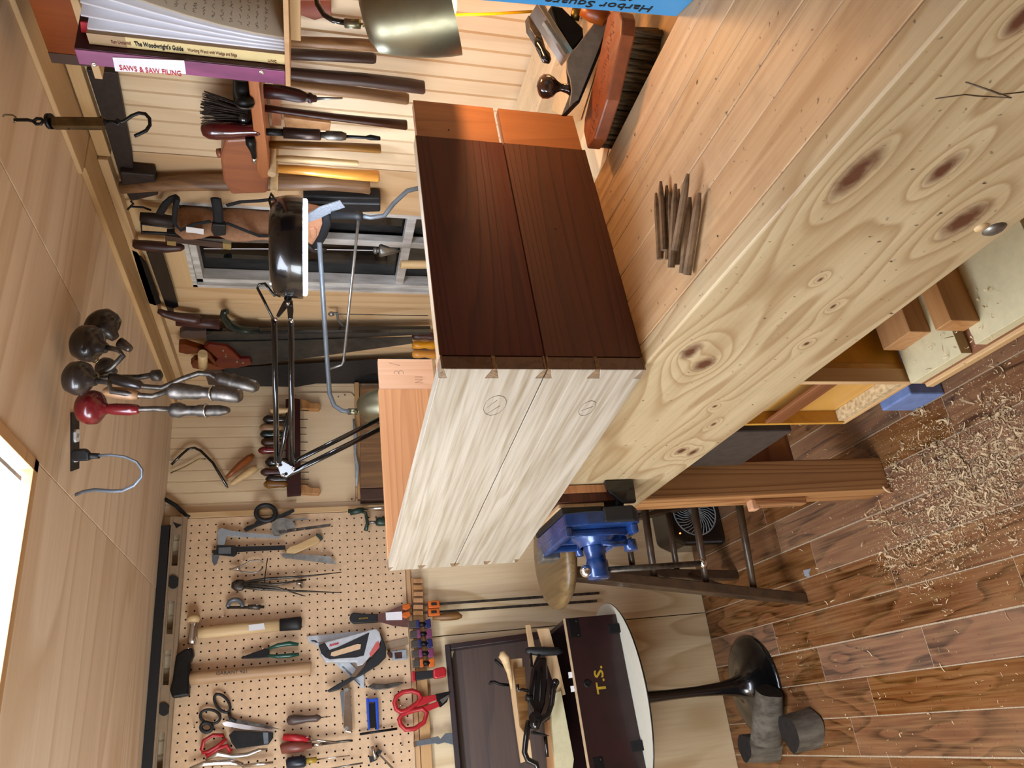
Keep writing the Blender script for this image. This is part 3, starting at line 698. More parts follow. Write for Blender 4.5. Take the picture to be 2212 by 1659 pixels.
# level along the top
lv = T_('spirit_level', 'long bronze coloured spirit level hung along the pegboard top', 'level', 370, 1300, .045)
o_ = .05
def lvx(y): return 384 - (y - 1115) * .0735
def seg_(y0, y1, a, b, th, o): return MB().plate(B, [(lvx(y0) + a, y0), (lvx(y0) + b, y0), (lvx(y1) + b, y1), (lvx(y1) + a, y1)], th, o)
Y1 = 1900
seg_(1116, Y1, -16, -10, .022, o_).build('upper_flange', M['alu'], lv); seg_(1116, Y1, 12, 20, .022, o_).build('lower_flange', M['alu'], lv)
wb_ = MB(); win_ = [(1155, 1222), (1298, 1370), (1404, 1480), (1582, 1670)]
last = 1116
for a, b in win_ + [(Y1, Y1)]:
    wb_.plate(B, [(lvx(last) - 10, last), (lvx(last) + 12, last), (lvx(a) + 12, a), (lvx(a) - 10, a)], .006, o_ - .006)
    if b > a:
        wb_.plate(B, [(lvx(a) - 10, a), (lvx(a) - 6, a), (lvx(b) - 6, b), (lvx(b) - 10, b)], .006, o_ - .006)
        wb_.plate(B, [(lvx(a) + 7, a), (lvx(a) + 12, a), (lvx(b) + 12, b), (lvx(b) + 7, b)], .006, o_ - .006)
    last = b
wb_.build('web', M['alu'], lv)
for c_ in (1257, 1532):
    MB().plate(B, [(lvx(c_) + 12 * cos(a) * (1.1 if abs(sin(a)) < .8 else 1) , c_ + 15 * sin(a)) for a in [2 * pi * i / 12 for i in range(12)]], .014, o_ - .001).build('grip', M['blackm'], lv, .001)
MB().plate(B, [(lvx(1128) - 9, 1128), (lvx(1134) - 2, 1131), (lvx(1134) + 9, 1134), (lvx(1134) - 2, 1141)], .002, o_ - .004).build('hang_slot', M['dark'], lv)
# black gap rail above the level
tag(MB().box((xl, D - .05, 1.885), (.72, D - .001, 1.9145)).build('black_ledge', M['blackm'], None), 'black strip between the ceiling and the spirit level', 'ledge')

def circ(cx, cy, r, n=20, a0=0, a1=2 * pi, ry=None): return [(cx + r * cos(a0 + (a1 - a0) * i / n), cy + (ry or r) * sin(a0 + (a1 - a0) * i / n)) for i in range(n + 1 if abs(a1 - a0) < 6.28 else n)]
# centre head with round hole
t = T_('protractor_head', 'black combination square head with a round opening near the awl panel', 'square head', 580, 1115)
P_ = PB + .016
MB().tube([B(x, y, P_) for x, y in circ(574, 1108, 21, 20, ry=17)], .008, 8, True).build('ring', M['blackm'], t)
MB().plate(B, [(526, 1142), (534, 1136), (548, 1132), (556, 1122), (600, 1115), (612, 1108), (632, 1099), (636, 1103), (624, 1110), (590, 1124), (552, 1137), (530, 1147)], .014, P_).build('base', M['blackm'], t, .001)
# calipers
t = T_('vernier_caliper', 'grey steel vernier caliper on the pegboard, upper of two calipers', 'caliper', 530, 1160)
MB().plate(B, [(500, 1148), (604, 1156), (603, 1163), (500, 1159)], .003, P_).build('beam', M['grey'], t)
MB().plate(B, [(470, 1146), (478, 1140), (500, 1146), (520, 1148), (520, 1160), (490, 1157), (484, 1180), (476, 1184), (470, 1174)], .005, P_ + .002).build('jaws', M['grey'], t, .001)
t = T_('digital_caliper', 'black digital caliper with a grey display window', 'caliper', 530, 1187)
MB().plate(B, [(500, 1181), (616, 1178), (617, 1187), (500, 1193)], .003, P_).build('beam', M['blackm'], t)
MB().plate(B, [(467, 1178), (508, 1178), (512, 1184), (512, 1196), (505, 1202), (468, 1198), (458, 1194), (458, 1188), (467, 1188)], .008, P_ + .004).build('body', M['blackm'], t, .001)
MB().plate(B, [(472, 1183), (499, 1182), (499, 1196), (472, 1196)], .001, P_ + .0055).build('display', M['greydk'], t)
MB().plate(B, [(458, 1198), (474, 1200), (468, 1218), (462, 1222), (458, 1212)], .003, P_).build('jaw', M['greydk'], t)
# protractor
t = T_('steel_protractor', 'half round steel protractor with a long arm', 'protractor', 620, 1140)
MB().plate(B, circ(612, 1140, 26, 14, pi * .88, pi * 2.08, ry=22) + [(600, 1158), (592, 1158)], .002, P_).build('dial', M['steel'], t)
MB().plate(B, [(600, 1146), (714, 1131), (714, 1137), (604, 1152)], .002, P_ + .003).build('arm', M['oldsteel'], t)
MB().plate(B, [(590, 1126), (660, 1118), (668, 1122), (640, 1124), (594, 1132)], .003, P_ - .004).build('second_arm', M['steel'], t)
for i, x in enumerate((618, 638, 658)): MB().tube([B(x, 1144, P_ + .002), B(x, 1144, P_ + .012)], .003, 8).build('clip', M['chrome'], t)
# knife with wooden handle
t = T_('utility_gauge', 'pale wooden handled gauge with a bare steel blade cut at a slant', 'gauge', 660, 1180)
MB().plate(B, [(618, 1188), (626, 1180), (640, 1176), (682, 1156), (692, 1165), (688, 1172), (645, 1192), (628, 1201), (620, 1198)], .014, P_).build('handle', M['palez'], t, .003)
MB().plate(B, [(682, 1156), (690, 1153), (698, 1163), (692, 1167)], .014, P_ + .0005).build('handle_end', M['gclamp'], t, .001)
MB().plate(B, [(604, 1195), (650, 1197), (714, 1202), (727, 1219), (612, 1205)], .002, P_ + .001).build('blade', M['steel'], t)
# small outside caliper
t = T_('outside_caliper', 'small bow legged outside caliper', 'caliper', 530, 1228)
MB().line(B, [(512, 1226), (522, 1222), (540, 1212), (558, 1209), (568, 1215)], .0022, 6, P_).build('leg', M['steel'], t)
MB().line(B, [(512, 1230), (525, 1236), (545, 1238), (560, 1234), (568, 1226)], .0022, 6, P_).build('leg', M['steel'], t)
MB().turn(B, [(496, 1230, 2, P_), (505, 1229, 3, P_), (512, 1228, 5, P_), (518, 1228, 5, P_), (520, 1228, 1, P_)], 10).build('spring', M['chrome'], t)
# dividers
t = T_('large_dividers', 'large old steel wing dividers with long pointed legs', 'dividers', 600, 1262)
MB().tube([B(515, 1262, P_), B(540, 1256, P_), B(580, 1250, P_), B(660, 1245, P_), B(738, 1236, P_)], [.006, .0055, .005, .0035, .0012], 8).build('leg', M['oldsteel'], t)
MB().tube([B(515, 1266, P_), B(560, 1272, P_), B(650, 1277, P_), B(738, 1280, P_)], [.006, .005, .0035, .0012], 8).build('leg', M['oldsteel'], t)
MB().turn(B, [(500, 1264, 6, P_), (510, 1264, 12, P_), (524, 1264, 12, P_), (530, 1264, 6, P_)], 12, flat=.5).build('hinge', M['oldsteel'], t)
MB().line(B, [(578, 1206), (573, 1240), (570, 1274)], .0016, 6, P_ + .006).build('wing', M['blackiron'], t)
t = T_('small_dividers', 'narrow dividers hanging between the legs of the large dividers', 'dividers', 590, 1268)
MB().tube([B(525, 1262, P_ + .01), B(600, 1270, P_ + .01), B(660, 1288, P_ + .01)], [.005, .004, .0012], 8).build('leg', M['oldsteel'], t)
MB().tube([B(525, 1260, P_ + .01), B(600, 1262, P_ + .01), B(662, 1252, P_ + .01)], [.005, .004, .003], 8).build('leg', M['oldsteel'], t)
t = T_('key_on_hook', 'tiny steel part hung on a hook beside the dividers', 'fitting', 646, 1262)
MB().turn(B, [(640, 1260, 4, P_), (654, 1259, 4, P_)], 8).build('barrel', M['chrome'], t); MB().turn(B, [(648, 1262, 2, P_), (652, 1270, 2, P_)], 8).build('shank', M['oldsteel'], t)
# micrometer
t = T_('micrometer', 'grey micrometer with a half round frame', 'micrometer', 520, 1305)
MB().tube([B(x, y, P_) for x, y in circ(508, 1311, 16, 12, pi, 2 * pi, ry=16)], .007, 8).build('frame', M['greydk'], t)
MB().turn(B, [(490, 1312, 3, P_), (535, 1312, 3, P_), (536, 1311, 5, P_), (562, 1311, 6, P_), (563, 1311, 3, P_), (571, 1311, 3, P_)], 10).build('thimble', M['oldsteel'], t)
# hammers
t = T_('tack_hammer', 'pale handled hammer with black grip end and white sticker', 'hammer', 530, 1352)
Q = PB + .022
MB().turn(B, [(428, 1368, 10), (445, 1366, 13), (520, 1358, 13), (606, 1350, 12)], 12, Q, .7).build('handle', M['palez'], t)
MB().turn(B, [(604, 1350, 13), (640, 1347, 14), (650, 1346, 14), (652, 1346, 8)], 12, Q, .75).build('grip', M['blackm'], t)
MB().turn(B, [(414, 1392, 9), (416, 1380, 10), (418, 1356, 8), (420, 1346, 9), (420, 1342, 6)], 12, Q).build('head', M['chrome'], t)
MB().turn(B, [(417, 1344, 12), (418, 1336, 14), (418, 1330, 13)], 12, Q).build('plastic_face', M['palez'], t)
MB().turn(B, [(454, 1364, 1, Q + .006), (456, 1364, 5, Q + .006), (480, 1362, 6, Q + .007), (482, 1362, 1, Q + .006)], 10, 0, .5).build('metal_plate', M['chrome'], t)
MB().plate(B, [(537, 1350), (570, 1346), (573, 1359), (538, 1363)], .001, Q + .0155).build('sticker', M['white'], t)
t = T_('sledge_hammer', 'heavy black headed hammer with a thick brown stamped handle', 'hammer', 500, 1460)
MB().turn(B, [(404, 1466, 13), (430, 1464, 14), (560, 1452, 12), (640, 1446, 13), (670, 1444, 14), (672, 1444, 13)], 14, Q, .8).build('handle', M['hickory'], t)
MB().plate(B, [(372, 1508), (366, 1490), (372, 1470), (376, 1440), (380, 1414), (398, 1402), (416, 1398), (418, 1414), (410, 1430), (408, 1490), (408, 1502)], .038, Q + .018).build('head', M['blackiron'], t, .006)
lettering('Garant 431', B(470, 1458, Q + .0165), B(471, 1457.6) - B(470, 1458), (0, 0, 1), .011, M['handledk'], t) if False else None
lettering('GARANT 421', B(466, 1459, Q + .0155), B(520, 1454.5) - B(466, 1459), B(466, 1440) - B(466, 1460), .016, M['handledk'], t)
t = T_('green_pliers', 'long nose pliers with dark green grips', 'pliers', 580, 1405)
MB().plate(B, [(520, 1420), (546, 1410), (570, 1402), (582, 1400), (582, 1420), (560, 1422), (522, 1423)], .009, Q).build('jaws', M['blackiron'], t, .002)
MB().tube([B(x, y, Q - .003) for x, y in ((578, 1402), (600, 1394), (625, 1390), (645, 1392))], [.004, .007, .0075, .005], 10).build('grip', M['green'], t)
MB().tube([B(x, y, Q - .003) for x, y in ((578, 1416), (600, 1418), (625, 1416), (646, 1413))], [.004, .0065, .007, .005], 10).build('grip', M['green'], t)
# speed square and staple gun
t = T_('speed_square', 'aluminium speed square hung behind the grey stapler', 'square', 720, 1420, PB + .006)
def fr3(pts, wdt, th, o, mat, name, t):
    MB().tube([B(x, y, o) for x, y in pts], wdt, 4, True, .25).build(name, mat, t)
MB().plate(B, [(662, 1375), (780, 1363), (782, 1378), (668, 1390)], .003, PB + .006).build('edge', M['greylt'], t)
MB().plate(B, [(662, 1375), (672, 1374), (790, 1484), (782, 1487)], .003, PB + .006).build('edge', M['greylt'], t)
MB().plate(B, [(700, 1402), (712, 1392), (788, 1462), (786, 1486), (776, 1480)], .003, PB + .006).build('edge', M['greylt'], t)
MB().plate(B, [(772, 1372), (784, 1366), (786, 1486), (778, 1484)], .012, PB + .012).build('fence', M['greylt'], t)
t = T_('staple_gun', 'silver grey and black staple gun with a pointed black lever', 'stapler', 750, 1420)
R_ = PB + .04
MB().plate(B, [(688, 1392), (702, 1387), (812, 1357), (820, 1364), (824, 1380), (815, 1402), (798, 1420), (784, 1436), (772, 1440), (770, 1430), (722, 1430), (704, 1431), (692, 1412)], .036, R_).build('body', M['greylt'], t, .004)
MB().plate(B, [(704, 1407), (730, 1398), (798, 1366), (792, 1392), (786, 1416), (770, 1420), (712, 1424), (702, 1420)], .002, R_ + .002).build('inner_grip', M['blackm'], t, .0008)
MB().plate(B, [(716, 1409), (772, 1391), (780, 1392), (778, 1402), (722, 1418), (714, 1416)], .001, R_ + .0028).build('finger_slot', M['peg'], t)
MB().plate(B, [(822, 1366), (834, 1398), (834, 1420), (818, 1436), (786, 1456), (770, 1464), (732, 1490), (712, 1495), (706, 1492), (728, 1478), (758, 1462), (782, 1440), (808, 1416), (822, 1390)], .022, R_ - .004).build('lever', M['blackm'], t, .003)
MB().plate(B, [(798, 1412), (812, 1388), (818, 1384), (820, 1398), (810, 1410), (800, 1420)], .001, R_ + .001).build('red_label', plain('faded_red_label', '#c8605c', .5), t)
lettering('Arrow', B(712, 1397, R_ + .001), B(740, 1389) - B(712, 1397), B(712, 1380) - B(712, 1397), .011, M['redink'], t, bold=.0006)
MB().plate(B, [(758, 1462), (778, 1432), (792, 1428), (788, 1438), (768, 1462)], .006, R_ - .002).build('linkage', M['chrome'], t)
MB().plate(B, [(688, 1393), (702, 1388), (712, 1404), (702, 1420), (694, 1412)], .038, R_ + .001).build('nose', M['blackm'], t, .002)
# putty knife
t = T_('putty_knife', 'black handled putty knife with a stickered flared blade', 'putty knife', 820, 1337)
MB().plate(B, [(758, 1326), (764, 1323), (790, 1326), (816, 1326), (816, 1344), (780, 1346), (764, 1347), (757, 1342), (755, 1334)], .014, PB + .016).build('handle', M['blackm'], t, .003)
MB().plate(B, [(815, 1326), (830, 1324), (856, 1312), (872, 1307), (882, 1355), (850, 1352), (826, 1345), (815, 1344)], .0015, PB + .01).build('blade', plain('reddish_steel', '#7b5752', .4, .5), t)
MB().plate(B, [(833, 1323), (868, 1321), (869, 1339), (834, 1340)], .0006, PB + .011).build('sticker', M['white'], t)
lettering('xtreme', B(775, 1338, PB + .0175), (0, 0, -1), (1, 0, 0), .010, M['gold'], t)
# scissors
t = T_('black_scissors', 'large black handled dressmaker scissors pointing down', 'scissors', 520, 1550)
S_ = PB + .012
def oval(cx, cy, rx, ry, ang, n=18):
    return [(cx + rx * cos(a) * cos(ang) - ry * sin(a) * sin(ang), cy + rx * cos(a) * sin(ang) + ry * sin(a) * cos(ang)) for a in [2 * pi * i / n for i in range(n)]]
MB().tube([B(x, y, S_) for x, y in oval(480, 1519, 23, 13, radians(52))], .0042, 8, True).build('handle_loop', M['blackm'], t)
MB().tube([B(x, y, S_) for x, y in oval(454, 1548, 22, 15, radians(10))], .0042, 8, True).build('handle_loop', M['blackm'], t)
MB().tube([B(x, y, S_ + .003) for x, y in oval(446, 1571, 12, 10, 0)], .0055, 8, True).build('thumb_loop', M['blackm'], t)
MB().line(B, [(494, 1538), (498, 1552), (510, 1558)], .005, 8, S_).build('shank', M['blackm'], t)
MB().plate(B, [(486, 1555), (510, 1553), (570, 1565), (609, 1576), (560, 1570), (500, 1566)], .002, S_ + .001).build('blade', M['oldsteel'], t)
MB().plate(B, [(480, 1562), (490, 1558), (508, 1562), (593, 1577), (592, 1580), (530, 1576), (506, 1572), (484, 1568)], .002, S_ + .004).build('blade', M['chrome'], t)
# crimper
t = T_('crimping_tool', 'red handled black wire crimper', 'crimper', 510, 1600)
MB().tube([B(x, y, S_ + .006) for x, y in ((435, 1620), (440, 1600), (460, 1588), (482, 1588), (488, 1596), (470, 1612), (450, 1624), (436, 1626))], .0055, 8, True).build('red_grip', M['red'], t)
MB().tube([B(x, y, S_ + .004) for x, y in ((445, 1634), (470, 1618), (490, 1610), (497, 1625), (500, 1618))], .006, 8).build('red_grip', M['red'], t)
MB().plate(B, [(494, 1588), (505, 1578), (560, 1581), (590, 1582), (590, 1594), (580, 1608), (510, 1618), (500, 1604)], .008, S_ + .006).build('jaws', M['blackiron'], t, .001)
MB().plate(B, [(568, 1582), (579, 1582), (580, 1606), (570, 1607)], .002, S_ + .009).build('link_plate', M['greydk'], t)
t = T_('locking_pliers', 'chromed locking pliers at the picture corner, upper pair', 'pliers', 500, 1640)
MB().tube([B(x, y, S_ + .006) for x, y in ((444, 1642), (470, 1628), (500, 1634), (535, 1630), (560, 1620), (578, 1618))], [.004, .009, .006, .006, .005, .002], 8, flat=.6).build('handle', M['chrome'], t)
t = T_('locking_pliers', 'chromed locking pliers with adjusting screw, lower pair at the picture corner', 'pliers', 500, 1655)
MB().tube([B(x, y, S_ + .01) for x, y in ((410, 1660), (440, 1650), (470, 1648), (500, 1646), (525, 1652))], [.004, .008, .008, .01, .006], 8, flat=.6).build('jaws', M['chrome'], t)
MB().tube([B(x, y, S_ + .01) for x, y in ((523, 1655), (565, 1650), (590, 1647))], [.0055, .0055, .004], 8).build('adjusting_screw', M['chrome'], t)
# awl, screwdrivers
t = T_('round_handled_awl', 'brown turned awl clipped on the pegboard', 'awl', 660, 1555)
MB().turn(B, [(619, 1557, 3), (623, 1556, 9), (634, 1555, 11), (650, 1554, 9), (662, 1553, 7), (680, 1552, 7), (684, 1551, 8), (690, 1550, 5), (694, 1550, 2)], 14, S_ + .008).build('handle', M['handledk'], t)
MB().turn(B, [(692, 1550, 1.2), (714, 1548, .8)], 6, S_ + .008).build('spike', M['oldsteel'], t)
t = T_('clear_red_screwdriver', 'screwdriver with a clear red handle and bright shank', 'screwdriver', 660, 1594)
MB().turn(B, [(611, 1592, 7), (640, 1594, 8), (666, 1597, 6)], 8, S_ + .014).build('handle', M['red'], t); MB().turn(B, [(664, 1597, 2.4), (726, 1603, 2.2)], 8, S_ + .014).build('shank', M['chrome'], t)
t = T_('brown_screwdriver', 'fluted reddish brown screwdriver with a dark square shank', 'screwdriver', 660, 1610)
MB().turn(B, [(606, 1618, 8), (609, 1617, 11), (640, 1613, 12), (656, 1611, 11), (660, 1611, 7), (674, 1609, 7)], 10, S_ + .01).build('handle', plain('red_brown_plastic', '#7c4034', .4), t)
MB().turn(B, [(674, 1609, 4), (697, 1607, 4)], 8, S_ + .01).build('ferrule', M['chrome'], t); MB().turn(B, [(696, 1607, 3), (752, 1600, 2.6), (762, 1600, 2)], 6, S_ + .01).build('shank', M['oldsteel'], t)
t = T_('amber_screwdriver', 'black and amber screwdriver with a thin chrome shank', 'screwdriver', 660, 1646)
MB().turn(B, [(618, 1650, 8), (622, 1649, 12), (656, 1645, 12), (661, 1644, 9)], 12, S_ + .01).build('handle', plain('navy_black_grip', '#141c2c', .35), t)
MB().turn(B, [(660, 1644, 6), (684, 1641, 6)], 10, S_ + .01).build('collar', M['clearplastic'], t); MB().turn(B, [(684, 1641, 1.8), (756, 1632, 1.2)], 6, S_ + .01).build('shank', M['chrome'], t)
tag(MB().turn(B, [(715, 1660, 1.6), (784, 1648, 1.8)], 6, S_ + .008).build('steel_rod', M['steel']), 'bare steel rod tip at the picture edge', 'rod')
# double blade gauge, hex keys, drill bit
t = T_('folding_knife_gauge', 'silver and dark folding multi tool hung upright', 'multi tool', 750, 1530)
MB().plate(B, [(743, 1486), (757, 1483), (762, 1575), (758, 1583), (746, 1580), (741, 1572)], .010, S_ + .012).build('silver_handle', M['chrome'], t, .002)
MB().plate(B, [(735, 1495), (746, 1490), (748, 1570), (742, 1570)], .012, S_ + .008).build('dark_handle', M['greydk'], t, .001)
for yy in (1490, 1573): MB().tube([B(749, yy, S_ + .010), B(749, yy, S_ + .015)], .006, 12).build('rivet', M['steel'], t)
t = T_('hex_key_set', 'blue folding hex key set', 'hex keys', 803, 1540)
for a, b in ((790, 796), (809, 816)): MB().plate(B, [(a + 1, 1508), (b + 1, 1507), (b + 3, 1576), (a + 5, 1578)], .012, S_ + .012).build('side', M['bluep'], t, .002)
MB().plate(B, [(794, 1510), (812, 1509), (812, 1516), (794, 1517)], .012, S_ + .010).build('bridge', M['bluep'], t); MB().plate(B, [(796, 1520), (811, 1519), (814, 1572), (800, 1573)], .010, S_ + .009).build('keys', M['blackiron'], t)
tag(MB().turn(B, [(777, 1586, 2.5), (858, 1574, 2.5)], 8, S_).build('drill_rod', M['blackiron']), 'long black steel rod pinned below the hex key set', 'rod')
# tin snips
t = T_('tin_snips', 'red handled tin snips pointing down', 'snips', 900, 1535)
MB().tube([B(x, y, S_ + .01) for x, y in ((852, 1518), (856, 1505), (870, 1495), (890, 1492), (904, 1497), (910, 1508), (900, 1520), (880, 1534), (866, 1538), (856, 1532))], .0075, 8, True).build('red_loop', M['red'], t)
MB().tube([B(x, y, S_ + .01) for x, y in ((866, 1566), (862, 1554), (868, 1544), (888, 1536), (912, 1530), (922, 1540), (916, 1560), (896, 1574), (876, 1576))], .0075, 8, True).build('red_loop', M['red'], t)
MB().plate(B, [(906, 1506), (942, 1500), (944, 1512), (900, 1528)], .012, S_ + .014).build('red_shank', M['red'], t, .002); MB().plate(B, [(905, 1530), (946, 1514), (950, 1526), (918, 1540)], .012, S_ + .014).build('red_shank', M['red'], t, .002)
MB().plate(B, [(941, 1499), (966, 1494), (974, 1492), (966, 1516), (952, 1528), (946, 1526)], .010, S_ + .012).build('jaws', M['blackiron'], t, .001); MB().plate(B, [(950, 1512), (970, 1500), (968, 1508), (956, 1520)], .001, S_ + .0135).build('jaw_face', M['steel'], t)
t = T_('wrench', 'flat grey wrench hung beside the snips', 'wrench', 930, 1595)
MB().plate(B, [(893, 1602), (940, 1592), (946, 1590), (952, 1596), (962, 1584), (982, 1582), (982, 1610), (960, 1604), (946, 1608), (940, 1606), (894, 1613)], .004, S_ + .002).build('body', M['greydk'], t, .001)
MB().plate(B, [(893, 1602), (899, 1601), (900, 1613), (894, 1614)], .005, S_ + .003).build('bright_end', M['chrome'], t); tag(H(870, 1610), 'chrome wire hook holding the flat grey wrench', 'hook')
t = T_('adjustable_square', 'small black and silver angle tool at the picture edge', 'square', 815, 1630)
MB().plate(B, [(797, 1634), (806, 1634), (818, 1618), (826, 1622), (814, 1642), (800, 1648)], .014, S_ + .01).build('stock', M['blackm'], t, .001)
MB().plate(B, [(817, 1630), (820, 1627), (852, 1660), (847, 1662)], .003, S_ + .012).build('blade', M['chrome'], t); MB().turn(B, [(804, 1612, 4, S_ + .016), (812, 1640, 4, S_ + .016)], 8).build('screw', M['chrome'], t)
t = T_('old_folding_tool', 'old grey folding knife shaped tool by the spring clamps', 'knife', 835, 1482)
MB().plate(B, [(793, 1484), (806, 1476), (830, 1478), (860, 1473), (874, 1473), (860, 1482), (838, 1488), (812, 1491)], .012, S_ + .006).build('body', M['oldsteel'], t, .002)
t = T_('flux_brush', 'small brush in a clear tip holder', 'brush', 850, 1415)
MB().plate(B, [(836, 1410), (842, 1407), (848, 1411), (848, 1421), (842, 1421)], .012, S_ + .006).build('collar', M['drawk'], t, .001); MB().plate(B, [(844, 1407), (878, 1402), (880, 1424), (848, 1427)], .010, S_ + .004).build('tip', M['grey'], t, .002); MB().plate(B, [(852, 1410), (868, 1408), (869, 1422), (854, 1423)], .011, S_ + .005).build('filling', M['drawk'], t)
tag(MB().plate(B, [(830, 1389), (880, 1377), (882, 1392), (834, 1404)], .002, PB + .003).build('canvas_strap', M['alu']), 'short grey webbing strap beside the stapler nose', 'strap')
# green C clamp
t = T_('green_c_clamp', 'dark green screw clamp hung beside the box', 'clamp', 790, 1120)
MB().tube([B(x, y, S_ + .01) for x, y in ((752, 1104), (775, 1104), (790, 1108), (794, 1130), (790, 1146))], [.008, .006, .006, .006, .008], 10).build('frame', M['gclamp'], t)
MB().turn(B, [(756, 1108, 6), (775, 1103, 7), (786, 1101, 5)], 10, S_ + .016).build('knob', M['gclamp'], t)
MB().turn(B, [(785, 1100, 3), (860, 1094, 3)], 8, S_ + .01).build('bar', M['chrome'], t); MB().turn(B, [(796, 1128, 3), (815, 1128, 3)], 8, S_ + .01).build('screw', M['steel'], t); MB().turn(B, [(812, 1127, 8), (818, 1127, 10), (850, 1126, 10)], 12, S_ + .01).build('screw_grip', M['gclamp'], t)
# bar clamps
for i, (dy, lab) in enumerate(((0, 'one nearer the box'), (17, 'one nearer the open chest'))):
    t = T_('bar_clamp', 'long orange headed bar clamp under the pegboard, ' + lab, 'clamp', 950, 1310 + dy, .04, 'orange bar clamps')
    MB().plate(B, [(888, 1306 + dy), (1295 - i * 5, 1283 + dy * 1.0 - 5), (1295 - i * 5, 1288 + dy - 4.5), (888, 1311 + dy)], .006, .04).build('bar', M['oldsteel'], t)
    MB().plate(B, [(870, 1306 + dy), (884, 1303 + dy), (888, 1312 + dy), (878, 1318 + dy), (870, 1315 + dy)], .022, .055).build('fixed_jaw', M['orange'], t, .003)
    MB().plate(B, [(925, 1298 + dy), (948, 1296 + dy), (952, 1312 + dy), (926, 1314 + dy)], .026, .058).build('sliding_head', M['orange'], t, .003)
    MB().plate(B, [(931, 1302 + dy), (943, 1301 + dy), (944, 1307 + dy), (932, 1308 + dy)], .002, .060).build('lever', M['blackm'], t, .0005)
t = T_('wood_handled_driver', 'worn wooden screw handle below the bar clamp heads', 'handle', 970, 1332, .045)
MB().turn(B, [(935, 1335, 5), (948, 1334, 6), (952, 1333, 8), (975, 1331, 9), (990, 1330, 8), (998, 1332, 3)], 12, .045).build('grip', M['handle'], t)
# spring clamps on the rail
sc_c = ['navy', 'pink', 'navy', 'pink', 'orange']; nm = ['navy tipped spring clamp nearest the bar clamps', 'maroon tipped spring clamp, second from the bar clamps', 'navy tipped spring clamp in the middle of the row', 'purple tipped spring clamp beside the orange tipped one', 'orange tipped spring clamp next to the big red clamp']
for i in range(5):
    y = 1349 + i * 21
    t = T_('spring_clamp', nm[i], 'spring clamp', 915, y, .05, 'spring clamps on the rail')
    mt = M[sc_c[i]]; x0 = 884 + i * 2
    MB().plate(B, [(x0, y - 7), (x0 + 16, y - 10), (x0 + 17, y + 7), (x0 + 1, y + 9)], .018, .058).build('jaw', M['greybox'], t, .002)
    MB().plate(B, [(x0 + 15, y - 10), (x0 + 22, y - 11), (x0 + 24, y + 7), (x0 + 16, y + 9)], .020, .062).build('tip', mt, t, .003)
    MB().plate(B, [(x0 + 34, y - 9), (x0 + 46, y - 13), (x0 + 48, y + 6), (x0 + 35, y + 9)], .020, .062).build('tip', mt, t, .003)
    MB().turn(B, [(x0 + 21, y, 5), (x0 + 36, y - 1, 5)], 10, .055).build('spring', M['blackiron'], t)
t = T_('red_spring_clamp', 'largest spring clamp of the row, bright red tips', 'spring clamp', 925, 1462, .05)
MB().plate(B, [(889, 1450), (897, 1449), (898, 1472), (890, 1473)], .024, .066).build('tip', M['red'], t, .003); MB().plate(B, [(936, 1445), (960, 1439), (965, 1448), (964, 1462), (942, 1467), (936, 1462)], .024, .07).build('tip', M['red'], t, .005)
MB().plate(B, [(897, 1451), (937, 1447), (938, 1464), (898, 1470)], .02, .06).build('body', M['blackm'], t, .002)
for x, y, lb in ((527, 1210, 'above the bow legged outside caliper'), (572, 1400, 'holding the green grip pliers'), (640, 1235, 'between the gauge blade and the large dividers'), (560, 1306, 'under the micrometer thimble'), (700, 1190, 'by the pale gauge handle'), (668, 1592, 'over the clear red screwdriver'),
        (870, 1524, 'inside the upper loop of the red tin snips'), (412, 1400, 'under the tack hammer head'), (398, 1440, 'upper hook of the sledge hammer head'), (400, 1492, 'lower hook of the sledge hammer head'), (420, 1572, 'above the scissors thumb loop'), (486, 1330, 'between micrometer and tack hammer')):
    tag(H(x, y), 'bent wire pegboard hook ' + lb, 'hook', 'pegboard hooks')

# ------------------------------------------------------------------ awl panel, fret saw, box on ledge
ap = thing('awl_rack', 'dark rail with two shaped brackets holding a row of awls', 'rack', B(640, 965, .03))
MB().plate(B, [(617, 862), (634, 860), (648, 862), (650, 1068), (620, 1070), (617, 1000)], .020, .05).build('rail', M['handledk'], ap, .001)
for y in (872, 1055):
    MB().plate(B, [(648, y - 12), (662, y - 8), (672, y - 2), (690, y - 2), (693, y + 6), (688, y + 12), (650, y + 10)], .028, .032).build('bracket', M['pine_block'], ap, .002)
awls = [(586, 887, 'palez', 9, 'pale knob handled one nearest the saws'), (570, 906, 'ebony', 10, 'second from the saws, black ringed handle'), (563, 924, 'handle', 10, 'third from the saws, plain brown handle'), (564, 938, 'dkgreen', 9, 'greenish handled one'),
        (566, 955, 'handledk', 10, 'dark fat handled one in the middle'), (560, 973, 'redwoodpaint', 9, 'dark red handled one'), (575, 998, 'black', 12, 'shiny black handled one behind the lamp elbow'), (565, 1020, 'drawk', 9, 'reddish one right after the shiny black handle'), (576, 1035, 'ebony', 9, 'second from the pegboard side'), (572, 1046, 'handle', 10, 'brown one nearest the pegboard')]
for x, y, mt, r, lb in awls:
    t = thing('awl', 'awl standing in the rack, ' + lb, 'awl', B(x, y, .045), 0, 'awls in the rack')
    MB().turn(B, [(x - 3, y, 1), (x, y, r * .6), (x + 8, y, r), (x + 20, y, r * .85), (x + 34, y, r * .7), (x + 42, y, r * .75), (x + 50, y, r * .4)], 12, .045).build('handle', M[mt], t)
    MB().turn(B, [(x + 48, y, 1.6), (662 + (y % 7), y, .9)], 6, .045).build('spike', M['oldsteel'], t)
fs = thing('fret_saw', 'fret saw with bent black frame and orange and pale handles', 'saw', B(450, 1010, .03))
MB().line(B, [(370, 1004), (392, 982), (406, 970), (420, 967), (434, 974), (460, 1000), (490, 1050)], .0048, 8, .02).build('frame', M['black'], fs)
